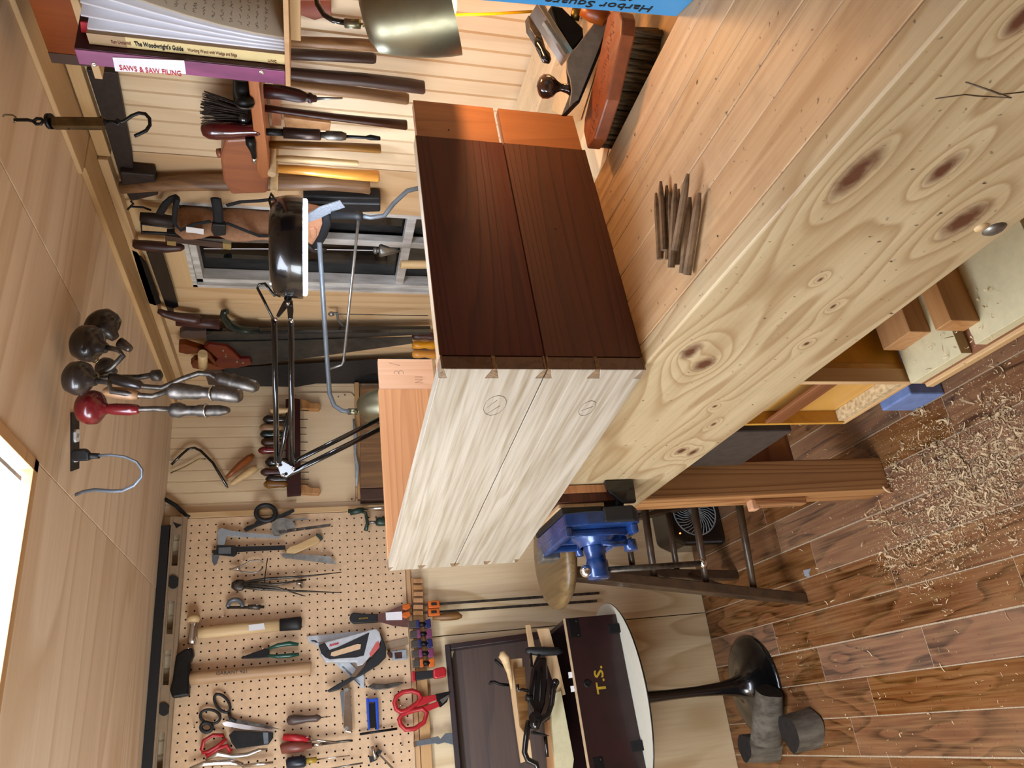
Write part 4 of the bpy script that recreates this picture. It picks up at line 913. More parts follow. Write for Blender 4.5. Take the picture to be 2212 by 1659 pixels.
MB().turn(B, [(489, 1032, 4), (504, 1018, 6), (520, 1004, 8), (538, 990, 8), (547, 982, 4)], 12, .03).build('handle', M['mallet'], fs)
MB().turn(B, [(497, 1046, 3), (505, 1042, 6), (525, 1028, 8), (545, 1015, 9), (556, 1010, 7)], 12, .03).build('second_handle', M['palez'], fs)
MB().line(B, [(368, 1022), (400, 1008), (432, 990), (444, 991)], .002, 6, .015).build('rod', M['brassdk'], fs)
MB().line(B, [(484, 1040), (492, 1054)], .003, 6, .02).build('clamp_screw', M['oldsteel'], fs)
tag(MB().line(B, [(356, 1078), (380, 1092), (400, 1112), (410, 1118)], .007, 8, .02).build('cord', M['blackm']), 'thick black cord in the corner above the level', 'cord')
lb_ = thing('ledge_board', 'thin wood ledge below the awl panel', 'shelf', B(772, 960, .05))
MB().box((.79, D - .03, 1.262), (XA - .02, D - .001, 1.278)).build('board', M['pine_x'], lb_, .001)
tag(MB().plate(B, [(778, 835), (830, 835), (832, 1052), (778, 1054)], .05, .055).build('veneer_box', M['handle'], None, .002), 'brown wood veneered box standing on the ledge behind the lamp arm', 'box')
tag(MB().plate(B, [(778, 1056), (832, 1054), (834, 1078), (780, 1080)], .05, .052).build('dark_block', M['handledk'], None, .002), 'very dark block beside the brown veneered box', 'block')
tag(MB().tube([B(x, y, .05) for x, y in ((764, 905), (768, 940), (767, 980), (772, 1010), (770, 1050))], [.004, .007, .005, .008, .003], 6).build('grey_rag', M['white' if 0 else 'grey']), 'crumpled grey rag hanging over the ledge edge', 'rag')
aps = thing('plywood_sheet', 'pale rounded plywood backing sheet behind the awl rack', 'panel', B(560, 960, .004))
MB().plate(B, [(640, 848), (758, 848), (766, 856), (768, 1082), (640, 1086)], .006, .0065).build('sheet', M['bead'], aps, .001)
for x, y in ((731, 857), (745, 853), (760, 1078)): MB().tube([B(x, y, .006), B(x, y, .008)], .003, 8).build('screw', M['oldsteel'], aps)

# ------------------------------------------------------------------ ceiling: braces, scale, outlet
def brace(label, t0, head, hr_, neck, hmat, gpts, gmat, wire, chuck, extra=None):
    pl_ = TT(t0); t = thing('bit_brace', label, 'brace', pl_(*head), 0, 'bit braces hung from the ceiling')
    (hx, hy), (nx_, ny_) = head, neck
    d = V((nx_ - hx, ny_ - hy)).normalized() if True else 0
    prof = [(-.92, .25), (-.85, .55), (-.55, .88), (0, 1.0), (.45, .93), (.75, .62), (.9, .38), (1.25, .26)]
    MB().turn(pl_, [(hx + d.x * hr_ * a * .82, hy + d.y * hr_ * a * .82, hr_ * b) for a, b in prof], 20).build('head_knob', hmat, t)
    if wire: MB().tube([pl_(x, y, o) for x, y, o in wire], 6.0 * mpp(pl_(*head)) , 10).build('crank', M['oldsteel'], t)
    if gpts: MB().turn(pl_, gpts, 14).build('grip', gmat, t)
    if chuck: MB().turn(pl_, chuck, 16).build('chuck', M['oldsteel'], t)
    return t, pl_
t, p_ = brace('bit brace with glossy dark red knob and grip, hanging closest to the outlet', 1.44, (197, 880), 38, (235, 884), M['redwoodpaint'],
    [(226, 883, 7), (234, 883, 11), (250, 884, 13), (280, 885, 13), (298, 884, 10), (302, 884, 6)], M['redwoodpaint'], [(222, 883, 0), (240, 883, .0), (300, 884, 0), (335, 883, 0), (368, 884, 0)],
    [(366, 886, 8), (372, 886, 15), (388, 886, 17), (398, 886, 13), (402, 887, 11), (424, 887, 11), (428, 887, 13), (440, 887, 13), (444, 887, 15), (450, 887, 12), (476, 887, 12), (490, 886, 8), (496, 886, 5)])
MB().turn(p_, [(444, 887, 16, .001), (448, 887, 16, .001)], 14).build('ring', M['chrome'], t)
t, p_ = brace('bit brace with dark brown knob, brown grip and the thickest chuck', 1.38, (170, 817), 38, (205, 823), M['ebony'],
    [(225, 845, 7), (232, 846, 11), (255, 849, 13), (285, 852, 13), (300, 854, 8)], M['handle'], [(200, 822, 0), (236, 826, 0), (240, 845, .02), (300, 854, 0), (330, 856, 0), (368, 843, 0)],
    [(365, 845, 12), (372, 845, 17), (392, 845, 19), (396, 845, 17), (430, 848, 15), (438, 848, 12), (452, 849, 12), (456, 850, 16), (475, 851, 15), (500, 853, 17), (516, 854, 16), (522, 854, 11)])
MB().turn(p_, [(456, 850, 17, .001), (460, 850, 17, .001)], 14).build('ring', M['chrome'], t)
t, p_ = brace('bit brace with black knob tipped sideways, its chuck bowed away behind the others', 1.47, (190, 742), 41, (228, 752), M['ebony'],
    [(236, 815, 9), (245, 818, 12), (275, 826, 13), (300, 832, 11), (308, 834, 6)], M['ebony'], [(228, 750, 0), (256, 756, 0), (266, 768, 0), (240, 795, 0), (205, 812, 0), (210, 818, .02), (240, 816, 0), (310, 835, 0), (350, 838, 0), (395, 818, 0), (430, 806, 0), (455, 808, 0), (475, 820, 0)],
    [(468, 812, 9), (480, 817, 15), (498, 822, 14), (502, 823, 17), (508, 824, 15), (530, 830, 15), (550, 835, 14), (558, 837, 8)])
t, p_ = brace('large black knob brace hanging farthest back, only knob and bright ferrule showing', 1.57, (222, 702), 38, (256, 738), M['ebony'],
    None, None, None, [(258, 740, 12), (266, 744, 11), (278, 752, 9), (283, 755, 7)])
t, p_ = brace('small brace with a square grey T shaped end hanging behind the knobs', 1.62, (228, 795), 24, (240, 800), M['ebony'],
    None, None, [(232, 808, 0), (260, 815, 0), (300, 815, 0), (328, 810, 0)], [(326, 812, 7), (330, 811, 12), (345, 811, 13), (350, 811, 6)])
for i, (x, y, tt) in enumerate(((205, 776, 1.43), (206, 812, 1.43))):
    pp = TT(tt); tag(MB().tube([pp(x + 7 * sin(a), y + 7 * cos(a)) for a in [i_ * pi / 6 - .6 for i_ in range(10)]], .0018, 8).build('brass_cup_hook', M['brass']), ['brass hook holding the black knobbed brace', 'brass hook holding the brown gripped brace'][i], 'hook')
# spring scale
sp = TT(1.160)
t = thing('spring_scale', 'old brass faced spring scale with a large black hook hanging from the ceiling', 'scale', sp(160, 262))
MB().plate(sp, [(108, 251), (222, 252), (222, 274), (110, 273)], .018, .009).build('face_plate', plain('dull_brass_plate', '#6c5836', .4, .8, .3, 30), t, .002)
MB().tube([sp(104, 262), sp(112, 262)], .012, 14).build('cap', M['blackiron'], t); MB().turn(sp, [(220, 263, 12), (226, 263, 9), (232, 263, 4)], 12).build('end_cap', M['blackiron'], t)
MB().line(sp, [(31, 259), (60, 259), (72, 262), (80, 256), (90, 257), (93, 262), (88, 268), (78, 268), (72, 262)], .0026, 8).build('hanging_rod', M['blackiron'], t); MB().line(sp, [(92, 262), (106, 262)], .0012, 6).build('pin', M['chrome'], t)
MB().line(sp, [(228, 262), (245, 263), (255, 268), (262, 262), (256, 258), (247, 264), (268, 262), (285, 250), (300, 244), (314, 246), (323, 256), (324, 270), (316, 282), (300, 290), (291, 294)], .0028, 8).build('hook', M['blackiron'], t)
MB().line(sp, [(146, 273), (149, 279)], .0015, 6).build('pointer', M['blackiron'], t)
tag(MB().tube([sp(6, 252), sp(10, 248), sp(18, 248), sp(28, 249), (sp(34, 253)), sp(36, 260), sp(30, 265)], .0014, 8).build('cup_hook', M['brass']), 'small brass cup hook in the ceiling above the spring scale', 'hook')
# outlet
t = thing('ceiling_outlet', 'black outlet box cut into the ceiling with a white receptacle', 'outlet', CE(158, 960, .01))
c_ = [CE(x, y, .004) for x, y in ((152, 875), (170, 905), (166, 1025), (148, 1005))]
e0 = CE(160, 890, 0); e1 = CE(160, 1015, 0); ax_ = (e1 - e0); wv = V((-ax_.y, ax_.x, 0)).normalized() * .026
MB().prism([e0 - wv, e0 + wv, e1 + wv, e1 - wv], (0, 0, -.003)).build('box', M['blackm'], t); 
for f0, f1 in ((.30, .52), (.66, .86)):
    a, b = e0 + ax_ * f0, e0 + ax_ * f1; ww = wv * .58; k = (b - a)
    MB().prism([a - ww * .6, a - ww + k * .2, a - ww + k * .8, b - ww * .6, b + ww * .6, a + ww + k * .8, a + ww + k * .2, a + ww * .6], (0, 0, -.007)).build('receptacle', M['white'], t, .001)
    sl = MB(); cc_ = (a + b) / 2
    for s_ in (-1, 1): MB().box(cc_ + wv * .2 * s_ + V((-.0045, -.0008, -.0075)), cc_ + wv * .2 * s_ + V((.0045, .0008, -.0068))).build('slot', M['dark'], t)
pp = TT(1.47)
t = thing('black_plug', 'black plug with strain relief pushed into the ceiling outlet', 'plug', pp(180, 990))
MB().plate(pp, [(150, 975), (158, 971), (182, 970), (190, 978), (192, 996), (160, 997), (151, 992)], .022, .012).build('body', M['blackm'], t, .004)
MB().turn(pp, [(188, 985, 9), (196, 985, 7), (214, 985, 6)], 10).build('strain_relief', M['blackm'], t)
MB().tube([pp(x, y) for x, y in ((212, 984), (240, 983), (270, 987), (295, 998), (307, 1015), (306, 1030), (290, 1048), (265, 1060), (240, 1061), (205, 1058), (180, 1062), (163, 1069))], .0026, 8, flat=1.6).build('cable', M['greydk'], t)

# ------------------------------------------------------------------ shelf with binder and books
SX = .95
t = thing('book_shelf', 'pine shelf on the right wall carrying a binder and books', 'shelf', (1.1, .8, 1.482))
MB().box((SX - .005, .55, 1.476), (XA - .001, .912, 1.4835)).build('board', M['pine_x'], t, .001)
MB().box((SX + .02, .55, 1.460), (SX + .035, .845, 1.4755)).build('front_rail', M['pine_y'], t, .001)
xf = X_(SX)
t = thing('ring_binder', 'plum ring binder with a handwritten white spine label, leftmost on the shelf', 'binder', xf(400, 145))
c0 = [xf(172, 122), xf(606, 140), xf(604, 168), xf(171, 154)]
yA = (c0[0].y + c0[1].y) / 2; yB = (c0[2].y + c0[3].y) / 2; zB0 = 1.484; zB1 = xf(171, 140).z
MB().box((SX, yA, zB0), (SX + .003, yB, zB1)).build('spine', M['pink'], t, .0012)
MB().box((SX + .002, yA - .001, zB0), (SX + .27, yA + .002, zB1)).build('cover', M['plum'], t, .001); MB().box((SX + .002, yB - .002, zB0), (SX + .27, yB + .001, zB1)).build('cover', M['plum'], t, .001)
for x in (203, 565): MB().lathe(xf(x, 139 + (x - 203) * .045, .0002), (-1, 0, 0), [(0, .004), (.001, .0035), (.0012, .0022), (.0004, 0)], 12).build('rivet', M['chrome'], t)
MB().prism([xf(243, 124, .0012), xf(398, 131, .0012), xf(402, 160, .0012), xf(249, 154, .0012)], (.001, 0, 0)).build('label', M['white'], t)
lettering('SAWS & SAW FILING', xf(259, 151, .0018), (0, 0, -1), (0, -1, 0), .0135, M['redink'], t, bold=.0001, fit=.085)
t = thing('woodworking_book', 'cream spined woodworking book beside the binder', 'book', xf(400, 97))
yC0, yC1 = xf(400, 101).y, xf(400, 82).y; zC = xf(186, 90).z
yC0 = yA - .002; yC1 = yC0 - .019; SB = SX + .012
MB().box((SB, yC1, zB0), (SB + .0015, yC0, zC)).build('spine', M['cream'], t, .0005)
MB().box((SB - .0002, yC1, zC - .05), (SB + .0016, yC0, zC + .0002)).build('spine_top', M['tanbook'], t)
MB().box((SB + .0016, yC1, zB0), (SB + .20, yC1 + .0012, zC)).build('front_cover', M['tanbook'], t); MB().box((SB + .0016, yC0 - .0012, zB0), (SB + .20, yC0, zC)).build('back_cover', M['cream'], t)
MB().box((SB + .003, yC1 + .0013, zB0), (SB + .196, yC0 - .0013, zC - .001)).build('pages', M['paperw'], t)
dn = V((0, 0, -1)); lf_ = V((0, -1, 0)); yt = yC0 - .006
lettering('Roy Underhill', V((SB - .0008, yt, zC - .030)), dn, lf_, .0085, plain('brown_print', '#8a4a2c', .6), t, fit=.026)
lettering("The Woodwright's Guide", V((SB - .0008, yt, zC - .061)), dn, lf_, .0112, M['ink'], t, bold=.0002, fit=.066)
lettering('Working Wood with Wedge and Edge', V((SB - .0008, yt, zC - .133)), dn, lf_, .0082, M['brownw'], t, fit=.069)
lettering('UNC\nPRESS', V((SB - .0008, yt + .003, zC - .246)), dn, lf_, .006, M['brownw'], t)
# notebook with fanned pages
t = thing('notebook', 'notebook standing with splayed white pages and a handwritten grey page', 'notebook', (SB + .05, yC1 - .03, zB0))
zN = zC - .002
for i in range(5):
    k = i / 4.; y0 = yC1 - .003 - .004 * i; dy = -.016 * i
    P_s = []
    for j in range(7):
        s_ = j / 6.; P_s.append((y0 + dy * s_ ** 1.7, zB0 + (zN + .004 * (i % 2) - zB0) * s_))
    vs = []; fs2 = []
    for (yy, zz) in P_s:
        vs += [(SB + .004 + .002 * i, yy, zz), (SB + .21, yy - .002 * i, zz), (SB + .21, yy - .0035 - .002 * i, zz), (SB + .004 + .002 * i, yy - .0035, zz)]
    for j in range(6):
        a = 4 * j; fs2 += [(a, a + 4, a + 5, a + 1), (a + 1, a + 5, a + 6, a + 2), (a + 2, a + 6, a + 7, a + 3), (a + 3, a + 7, a + 4, a)]
    fs2 += [(0, 1, 2, 3), (24, 27, 26, 25)]
    MB().add(vs, fs2, True).build('page_block', M['paperw'] if i < 4 else M['paper'], t)
# handwriting on the last page
random.seed(3)
hw = MB(); i = 4
def pgpt(u_, s_):
    y0 = yC1 - .003 - .016; dy = -.064
    return V((SB + .014 + u_ * .18, y0 + dy * s_ ** 1.7 - .0042 - .008 * u_ * 1.0, zB0 + (zN - zB0) * s_))
for rr_ in range(19):
    s_ = .10 + rr_ * .045; u_ = .03
    if s_ > .93: break
    while u_ < .80 - .2 * (rr_ % 3 == 1):
        wl = random.uniform(.04, .12); pts = []; n_ = int(wl / .008)
        for q in range(n_ + 1): pts.append(pgpt(u_ + wl * q / max(n_, 1), s_ + random.uniform(-.010, .010)))
        if len(pts) > 1: hw.tube(pts, .00035, 3)
        u_ += wl + .03
h_o = hw.build('handwriting', M['pencil'], t); h_o['kind'] = 'stuff'
tag(MB().prism([(SB + .02, yC0 - .001, zB0 + .02), (SB + .02, yC1, zB0 + .02), (SB + .02, yC1, zC + .010), (SB + .02, yC0 - .001, zC + .013)], (.003, 0, 0)).build('red_folder', M['red']), 'torn red folder edge sticking up behind the cream book', 'folder')
# small cabinet at the top corner
t = thing('wall_cabinet', 'small reddish dovetailed wall cabinet under the crown', 'cabinet', (1.17, .72, 1.55))
MB().box((1.08, .5, 1.80), (XA - .06, 1.04, 1.86)).build('top', M['mallet'], t, .001)
MB().box((1.079, 1.02, 1.80), (1.09, 1.041, 1.86)).build('dovetail', M['handledk'], t)
MB().box((1.072, .5, 1.787), (XA - .06, 1.06, 1.799)).build('shelf_edge', M['pine_y'], t, .001)
MB().box((XA - .09, .5, 1.66), (XA - .061, .80, 1.786)).build('back', M['handledk'], t)

# ------------------------------------------------------------------ tools on the right wall
def AT(name, label, cat, x, y, o=.03, group=None): return thing(name, label, cat, A(x, y, o), 0, group)
t = AT('sheathed_blade', 'long black sheathed blade fixed along the top of the right wall', 'blade', 260, 290)
MB().plate(A, [(186, 150), (252, 158), (284, 330), (290, 385), (258, 380), (234, 300)], .015, .02).build('sheath', M['leather'], t, .002)
MB().plate(A, [(258, 372), (334, 378), (342, 422), (282, 436), (262, 400)], .03, .035).build('socket_cover', M['leather'], t, .004)
MB().line(A, [(282, 434, .03), (288, 440, .034), (276, 452, .03), (284, 446, .03), (310, 448, .028), (326, 454, .025)], .0025, 6).build('lace', M['strap'], t)
t = AT('adze', 'adze with a thick worn brown handle running down beside the mallet', 'adze', 450, 395)
MB().turn(A, [(262, 405, 15), (330, 398, 17), (450, 394, 19), (520, 394, 20), (600, 396, 17), (700, 397, 15), (780, 402, 16), (798, 404, 17), (800, 404, 12)], 14, .03, .8).build('shaft', M['handle'], t)
# rack
t = AT('hammer_rack', 'cherry wood rack board holding hammers, projecting on two pale dowels', 'rack', 560, 280, .12)
rk = MB().plate(A, [(535, 165), (558, 165), (584, 384), (564, 386), (556, 372)], .11, .125)
rk.build('board', M['rack'], t, .003)
for (x, y) in ((587, 377), (592, 416)):
    c = A(x, y, .13); MB().tube([c, c + V((.125, 0, 0))], .0085, 14).build('dowel', M['palez'], t)
MB().plate(A, [(583, 215), (606, 215), (608, 272), (588, 272)], .02, .022).build('cleat', M['rack'], t, .001)
# mallet
t = AT('wooden_mallet', 'large reddish brown wooden mallet resting in the rack', 'mallet', 530, 370, .08)
MB().plate(A, [(486, 303), (540, 300), (562, 316), (580, 330), (578, 418), (500, 421), (482, 392), (476, 340)], .06, .115).build('head', M['mallet'], t, .006)
MB().tube([A(480, 330, .085), A(470, 331, .085)], .010, 12).build('handle_end', M['mallet'], t)
hh = [('hammer', 'thick worn mottled handle, nearest the brass lamp shade', [(600, 88, 12), (700, 92, 13), (780, 96, 14), (824, 100, 14), (827, 100, 11)], 'handle', .07),
      ('hammer', 'nearly black straight handle next to the mottled one', [(600, 116, 14), (700, 120, 13), (806, 126, 13), (812, 127, 10)], 'handledk', .06),
      ('hammer', 'longest dark handle in the rack reaching farthest down', [(590, 156, 14), (660, 162, 15), (780, 172, 16), (880, 184, 17), (914, 189, 16), (918, 189, 13)], 'handledk', .08),
      ('hammer', 'second longest handle, dark brown with a pale scratched mark', [(590, 178, 14), (640, 184, 14), (740, 196, 14), (876, 213, 14), (882, 214, 12)], 'handle', .05),
      ('hammer', 'slim dark glossy handle between turned file and screwdriver', [(560, 232, 9), (620, 240, 8), (720, 253, 9), (800, 262, 10), (877, 270, 12), (880, 270, 9)], 'handledk', .07),
      ('hammer', 'plain brown handle just beside the push screwdriver', [(570, 312, 9), (640, 314, 10), (740, 317, 10), (820, 321, 11), (823, 321, 9)], 'handle', .07),
      ('hammer', 'thin nearly white handle, palest in the rack', [(585, 340, 7), (640, 343, 7), (700, 347, 7), (772, 352, 6), (775, 352, 5)], 'palez', .07),
      ('hammer', 'flat yellow orange shellacked handle', [(600, 364, 10), (660, 368, 11), (740, 376, 12), (815, 380, 14), (820, 380, 11)], 'shellac', .075)]
for nm_, lb_, pts, mt, o in hh:
    tag(MB().turn(A, pts, 14, o, .8).build(nm_, M[mt]), lb_ + ', hanging in the hammer rack', 'hammer', 'handles in the hammer rack')
tag(MB().plate(A, [(612, 253), (715, 266), (712, 284), (616, 276)], .018, .03).build('wooden_lath', M['pine_block'], None, .002), 'short orange wood strip on the wall behind the hammer handles', 'strip')
t = AT('hammer', 'black framing hammer with a round grey striking face', 'hammer', 525, 200, .12)
MB().turn(A, [(523, 172, 17, .10), (524, 195, 16, .11), (526, 212, 15, .12), (528, 216, 21, .125), (529, 224, 21, .128)], 16).build('head', M['blackiron'], t)
MB().turn(A, [(529, 222, 19.5, .131), (529.3, 226.5, 19, .132)], 16).build('face', M['oldsteel'], t)
MB().plate(A, [(502, 177), (514, 177), (514, 236), (508, 232), (502, 205)], .03, .09).build('cheek', M['blackiron'], t, .003)
t = AT('cross_peen_hammer', 'second hammer head, dark, half hidden below the round faced hammer', 'hammer', 530, 248, .11)
MB().turn(A, [(522, 232, 14, .08), (526, 244, 15, .09), (527, 256, 16, .10), (528, 262, 13, .10)], 14).build('head', M['black'], t)
t = AT('claw_hammer', 'small black claw hammer head with a bright tip over the rack board', 'hammer', 548, 320, .12)
MB().turn(A, [(540, 296, 10, .125), (542, 310, 11, .13), (546, 324, 7, .13), (549, 338, 5, .13), (549, 344, 4, .13)], 12).build('head', M['blackiron'], t); MB().turn(A, [(549, 340, 5, .132), (549, 350, 5, .132), (548, 353, 2, .132)], 10).build('tip', M['chrome'], t)
# dusting brush, push screwdriver, file
t = AT('dust_brush', 'round brush with stiff dark bristles standing in the rack', 'brush', 480, 240, .08)
bb = MB(); random.seed(5)
for i in range(170):
    a, b = random.random(), random.random(); s1 = A(535, 232 + 40 * a, .05 + .05 * b); e = A(430 + 14 * abs(a - .5) + random.uniform(0, 12), 196 + 94 * a, .04 + .09 * b)
    bb.tube([s1, (s1 + e) / 2 + V((0, random.uniform(-.004, .004), 0)), e], [.0016, .0013, .0007], 3)
o = bb.build('bristles', M['bristledk'], t); o['kind'] = 'stuff'
MB().turn(A, [(528, 252, 24), (560, 254, 20), (570, 254, 16)], 14, .075).build('ferrule', M['drawk'], t)
t = AT('push_screwdriver', 'spiral ratchet screwdriver with a bulbous dark red handle and flat blade', 'screwdriver', 600, 283, .1)
MB().turn(A, [(434, 279, 5), (438, 279, 14), (450, 280, 20), (466, 280, 21), (500, 281, 19), (530, 281, 15), (555, 281, 13), (562, 281, 11)], 18, .115).build('handle', plain('dark_red_varnish', '#5a1714', .22, 0, .4, 14, .7, c2='#2c0a12'), t)
MB().turn(A, [(560, 284, 8), (612, 286, 8)], 12, .1).build('barrel', M['blackiron'], t); MB().turn(A, [(612, 287, 12), (690, 291, 12), (693, 291, 10)], 14, .1).build('sleeve', plain('dark_bronze', '#42332d', .35, .7, .15, 30), t)
MB().turn(A, [(692, 291, 6), (702, 292, 7), (706, 292, 10), (738, 294, 10), (748, 295, 7)], 14, .1).build('chuck', M['oldsteel'], t); MB().turn(A, [(746, 295, 3.5), (790, 297, 3.5), (800, 297, 6), (820, 299, 4.5), (822, 299, 3)], 8, .1).build('blade', M['blackiron'], t)
t = AT('turned_file', 'file with a fat turned dark wooden handle in the rack', 'file', 630, 205, .11)
MB().turn(A, [(570, 197, 15), (610, 200, 15), (645, 207, 14), (658, 210, 11), (664, 211, 8), (667, 211.5, 11), (672, 212, 11), (676, 212.5, 8), (683, 213, 7), (685, 213, 4)], 16, .11).build('handle', M['handledk'], t)
MB().turn(A, [(684, 213, 3.5), (740, 212, 2)], 6, .11).build('tang', M['steel'], t)
tag(MB().plate(A, [(612, 0), (714, 0), (716, 34), (680, 44), (640, 30), (612, 36)], .02, .022).build('wooden_template', M['mallet'], None, .001), 'reddish wooden board on the wall above the brass lamp neck', 'board')
# drawknives
t = AT('drawknife', 'drawknife with a bare dark curved blade and brown grips, left of the window top', 'drawknife', 310, 610)
MB().plate(A, [(285, 540), (296, 545), (316, 570), (348, 655), (336, 660), (322, 655), (300, 590)], .004, .03).build('blade', M['blackiron'], t)
t = AT('drawknife', 'larger drawknife with a broad black blade and red brown grips', 'drawknife', 350, 620)
MB().plate(A, [(316, 545), (352, 545), (372, 610), (386, 662), (374, 666), (376, 676), (364, 676), (350, 640)], .004, .02).build('blade', M['black'], t)
MB().turn(A, [(286, 527, 5), (292, 528, 10), (320, 531, 12), (360, 534, 12), (390, 534, 9), (398, 534, 4)], 14, .04).build('grip', M['drawk'], t)
MB().turn(A, [(344, 672, 6), (356, 678, 8), (380, 684, 10), (420, 690, 12), (432, 690, 10), (434, 690, 4)], 14, .04).build('grip', M['drawk'], t)
MB().turn(A, [(380, 695, 9), (440, 698, 11), (474, 700, 12), (476, 700, 9)], 14, .03).build('second_grip', M['drawk'], t)
# bevels
t = AT('sliding_bevel', 'black ebony adjustable square with rounded brass end hung over the canvas bag', 'bevel', 420, 505)
MB().plate(A, [(360, 502), (392, 503), (392, 510), (360, 509)], .012, .05).build('stock_top', M['blackm'], t); MB().plate(A, [(391, 502), (404, 501), (411, 505), (411, 510), (404, 513), (392, 512)], .014, .052).build('brass_end', M['brasslt'], t, .002); MB().plate(A, [(410, 506), (520, 514), (520, 520), (410, 512)], .012, .05).build('stock', M['handledk'], t)
MB().plate(A, [(515, 515), (532, 516), (533, 521), (516, 520)], .013, .051).build('brass_tip', M['brasslt'], t)
t = AT('sliding_bevel', 'dark wooden adjustable square with a square brass plate lower down toward the window', 'bevel', 420, 525)
MB().plate(A, [(357, 510), (500, 529), (500, 540), (357, 522)], .012, .06).build('stock', M['handledk'], t, .001); MB().plate(A, [(361, 521), (380, 522), (380, 532), (361, 529)], .013, .063).build('brass_plate', M['brasslt'], t); MB().plate(A, [(481, 526), (499, 528), (499, 540), (482, 538)], .014, .062).build('brass_end', M['brasslt'], t)
MB().plate(A, [(430, 515), (600, 520), (600, 526), (430, 522)], .002, .055).build('blade', M['steel'], t)
t = AT('metal_frame', 'black rectangular metal frame hanging at the bag top', 'frame', 340, 490)
MB().tube([A(x, y, .05) for x, y in ((305, 482), (390, 492), (384, 506), (306, 502))], .005, 6, True).build('outline', M['blackm'], t)
MB().turn(A, [(302, 468, 10), (330, 472, 13), (372, 478, 13), (376, 479, 8)], 14, .05).build('roll', M['leather'], t)
# canvas bag
t = AT('canvas_tool_bag', 'tan canvas roll bag with black straps hanging beside the window', 'bag', 460, 470, .05)
cv = []
for i in range(13):
    x = 380 + i * 19; w_ = 46 + 4 * sin(i * 1.1) - (6 if i in (4, 5) else 0); cv.append((x, 478 + i * .8, w_ * (.62 if i == 0 else .9), .035))
MB().turn(A, cv, 16, .035, .42).build('body', M['canvas'], t)
MB().tube([A(x, y, .075) for x, y in ((466, 428), (470, 450), (472, 480), (474, 505))], .012, 6, flat=.25).build('strap', M['strap'], t); MB().plate(A, [(458, 485), (488, 487), (488, 509), (462, 512), (456, 500)], .014, .085).build('buckle', M['blackm'], t, .003)
MB().tube([A(x, y, .078) for x, y in ((384, 430), (378, 450), (376, 480), (390, 498), (420, 484), (455, 478))], .006, 6, flat=.4).build('strap', M['strap'], t)
MB().tube([A(x, y, .078) for x, y in ((490, 482), (520, 494), (560, 510), (606, 510))], .006, 6, flat=.4).build('strap', M['strap'], t); MB().tube([A(x, y, .078) for x, y in ((490, 444), (520, 436), (560, 434), (606, 428))], .006, 6, flat=.4).build('strap', M['strap'], t)
MB().tube([A(x, y, .05) for x, y in ((345, 462), (358, 440), (372, 428), (384, 424))], .009, 6, flat=.3).build('strap', M['strap'], t)
MB().plate(A, [(402, 490), (440, 495), (440, 507), (424, 504), (402, 502)], .001, .082).build('label_tag', M['white'], t)
# black case and leather pouch under the ring lamp
t = AT('black_case', 'long flat black case hanging on the pine board beside the window', 'case', 740, 445)
MB().plate(A, [(655, 424), (822, 428), (822, 458), (720, 462), (655, 462)], .03, .035).build('body', M['blackm'], t, .004); MB().plate(A, [(660, 436), (820, 440), (820, 443), (660, 439)], .004, .038).build('seam', M['greydk'], t)
t = AT('leather_pouch', 'tan leather pouch with black edging below the ring lamp', 'pouch', 680, 500, .09)
MB().plate(A, [(650, 455), (685, 462), (706, 470), (704, 492), (695, 512), (676, 532), (655, 525), (650, 500)], .03, .09).build('pouch', M['leatherlt'], t, .006)
MB().tube([A(x, y, .095) for x, y in ((704, 462), (706, 484), (697, 510), (682, 534))], .011, 6, flat=.4).build('edging', M['strap'], t); MB().tube([A(x, y, .095) for x, y in ((660, 528), (676, 542), (690, 545), (702, 538))], .008, 6, flat=.4).build('flap', M['leather'], t)
MB().plate(A, [(668, 495), (678, 492), (684, 498), (684, 512), (676, 520), (670, 512)], .006, .094).build('embossing', M['leatherlt'], t, .003)
t = AT('velcro_strap', 'ribbed grey webbing strap sticking out from under the ring lamp', 'strap', 700, 460, .11)
MB().plate(A, [(655, 484), (655, 470), (690, 448), (735, 434), (745, 448), (725, 455), (690, 472)], .003, .12).build('webbing', M['strapg'], t)
t = AT('plumb_bob', 'steel plumb bob on a white cord in front of the window', 'plumb bob', 840, 542, .04)
MB().tube([A(440, 537, .06), A(650, 538, .05), A(808, 541, .04)], .0014, 6).build('cord', M['white'], t)
MB().turn(A, [(806, 541, 3), (808, 541, 7), (813, 541, 8), (814, 541, 5), (818, 541, 5), (819, 541, 12), (823, 541, 14), (840, 542, 9), (866, 543, 1)], 18, .04).build('bob', M['steel'], t)
MB().turn(A, [(865, 571, 8), (866, 571, 9), (880, 571, 9), (920, 572, 9)], 14, .05).build('thread_spool', M['palez'], t) if False else None
t = AT('ribbed_peg', 'cream ribbed wooden spool standing at the window bottom behind the box', 'spool', 900, 571, .06)
pr2 = [(865, 571, 8)] + [(868 + i * 4 + (2 if j else 0), 571.4, 10 if j else 8.6) for i in range(14) for j in (0, 1)]
MB().turn(A, pr2, 14, .06).build('body', M['palez'], t)
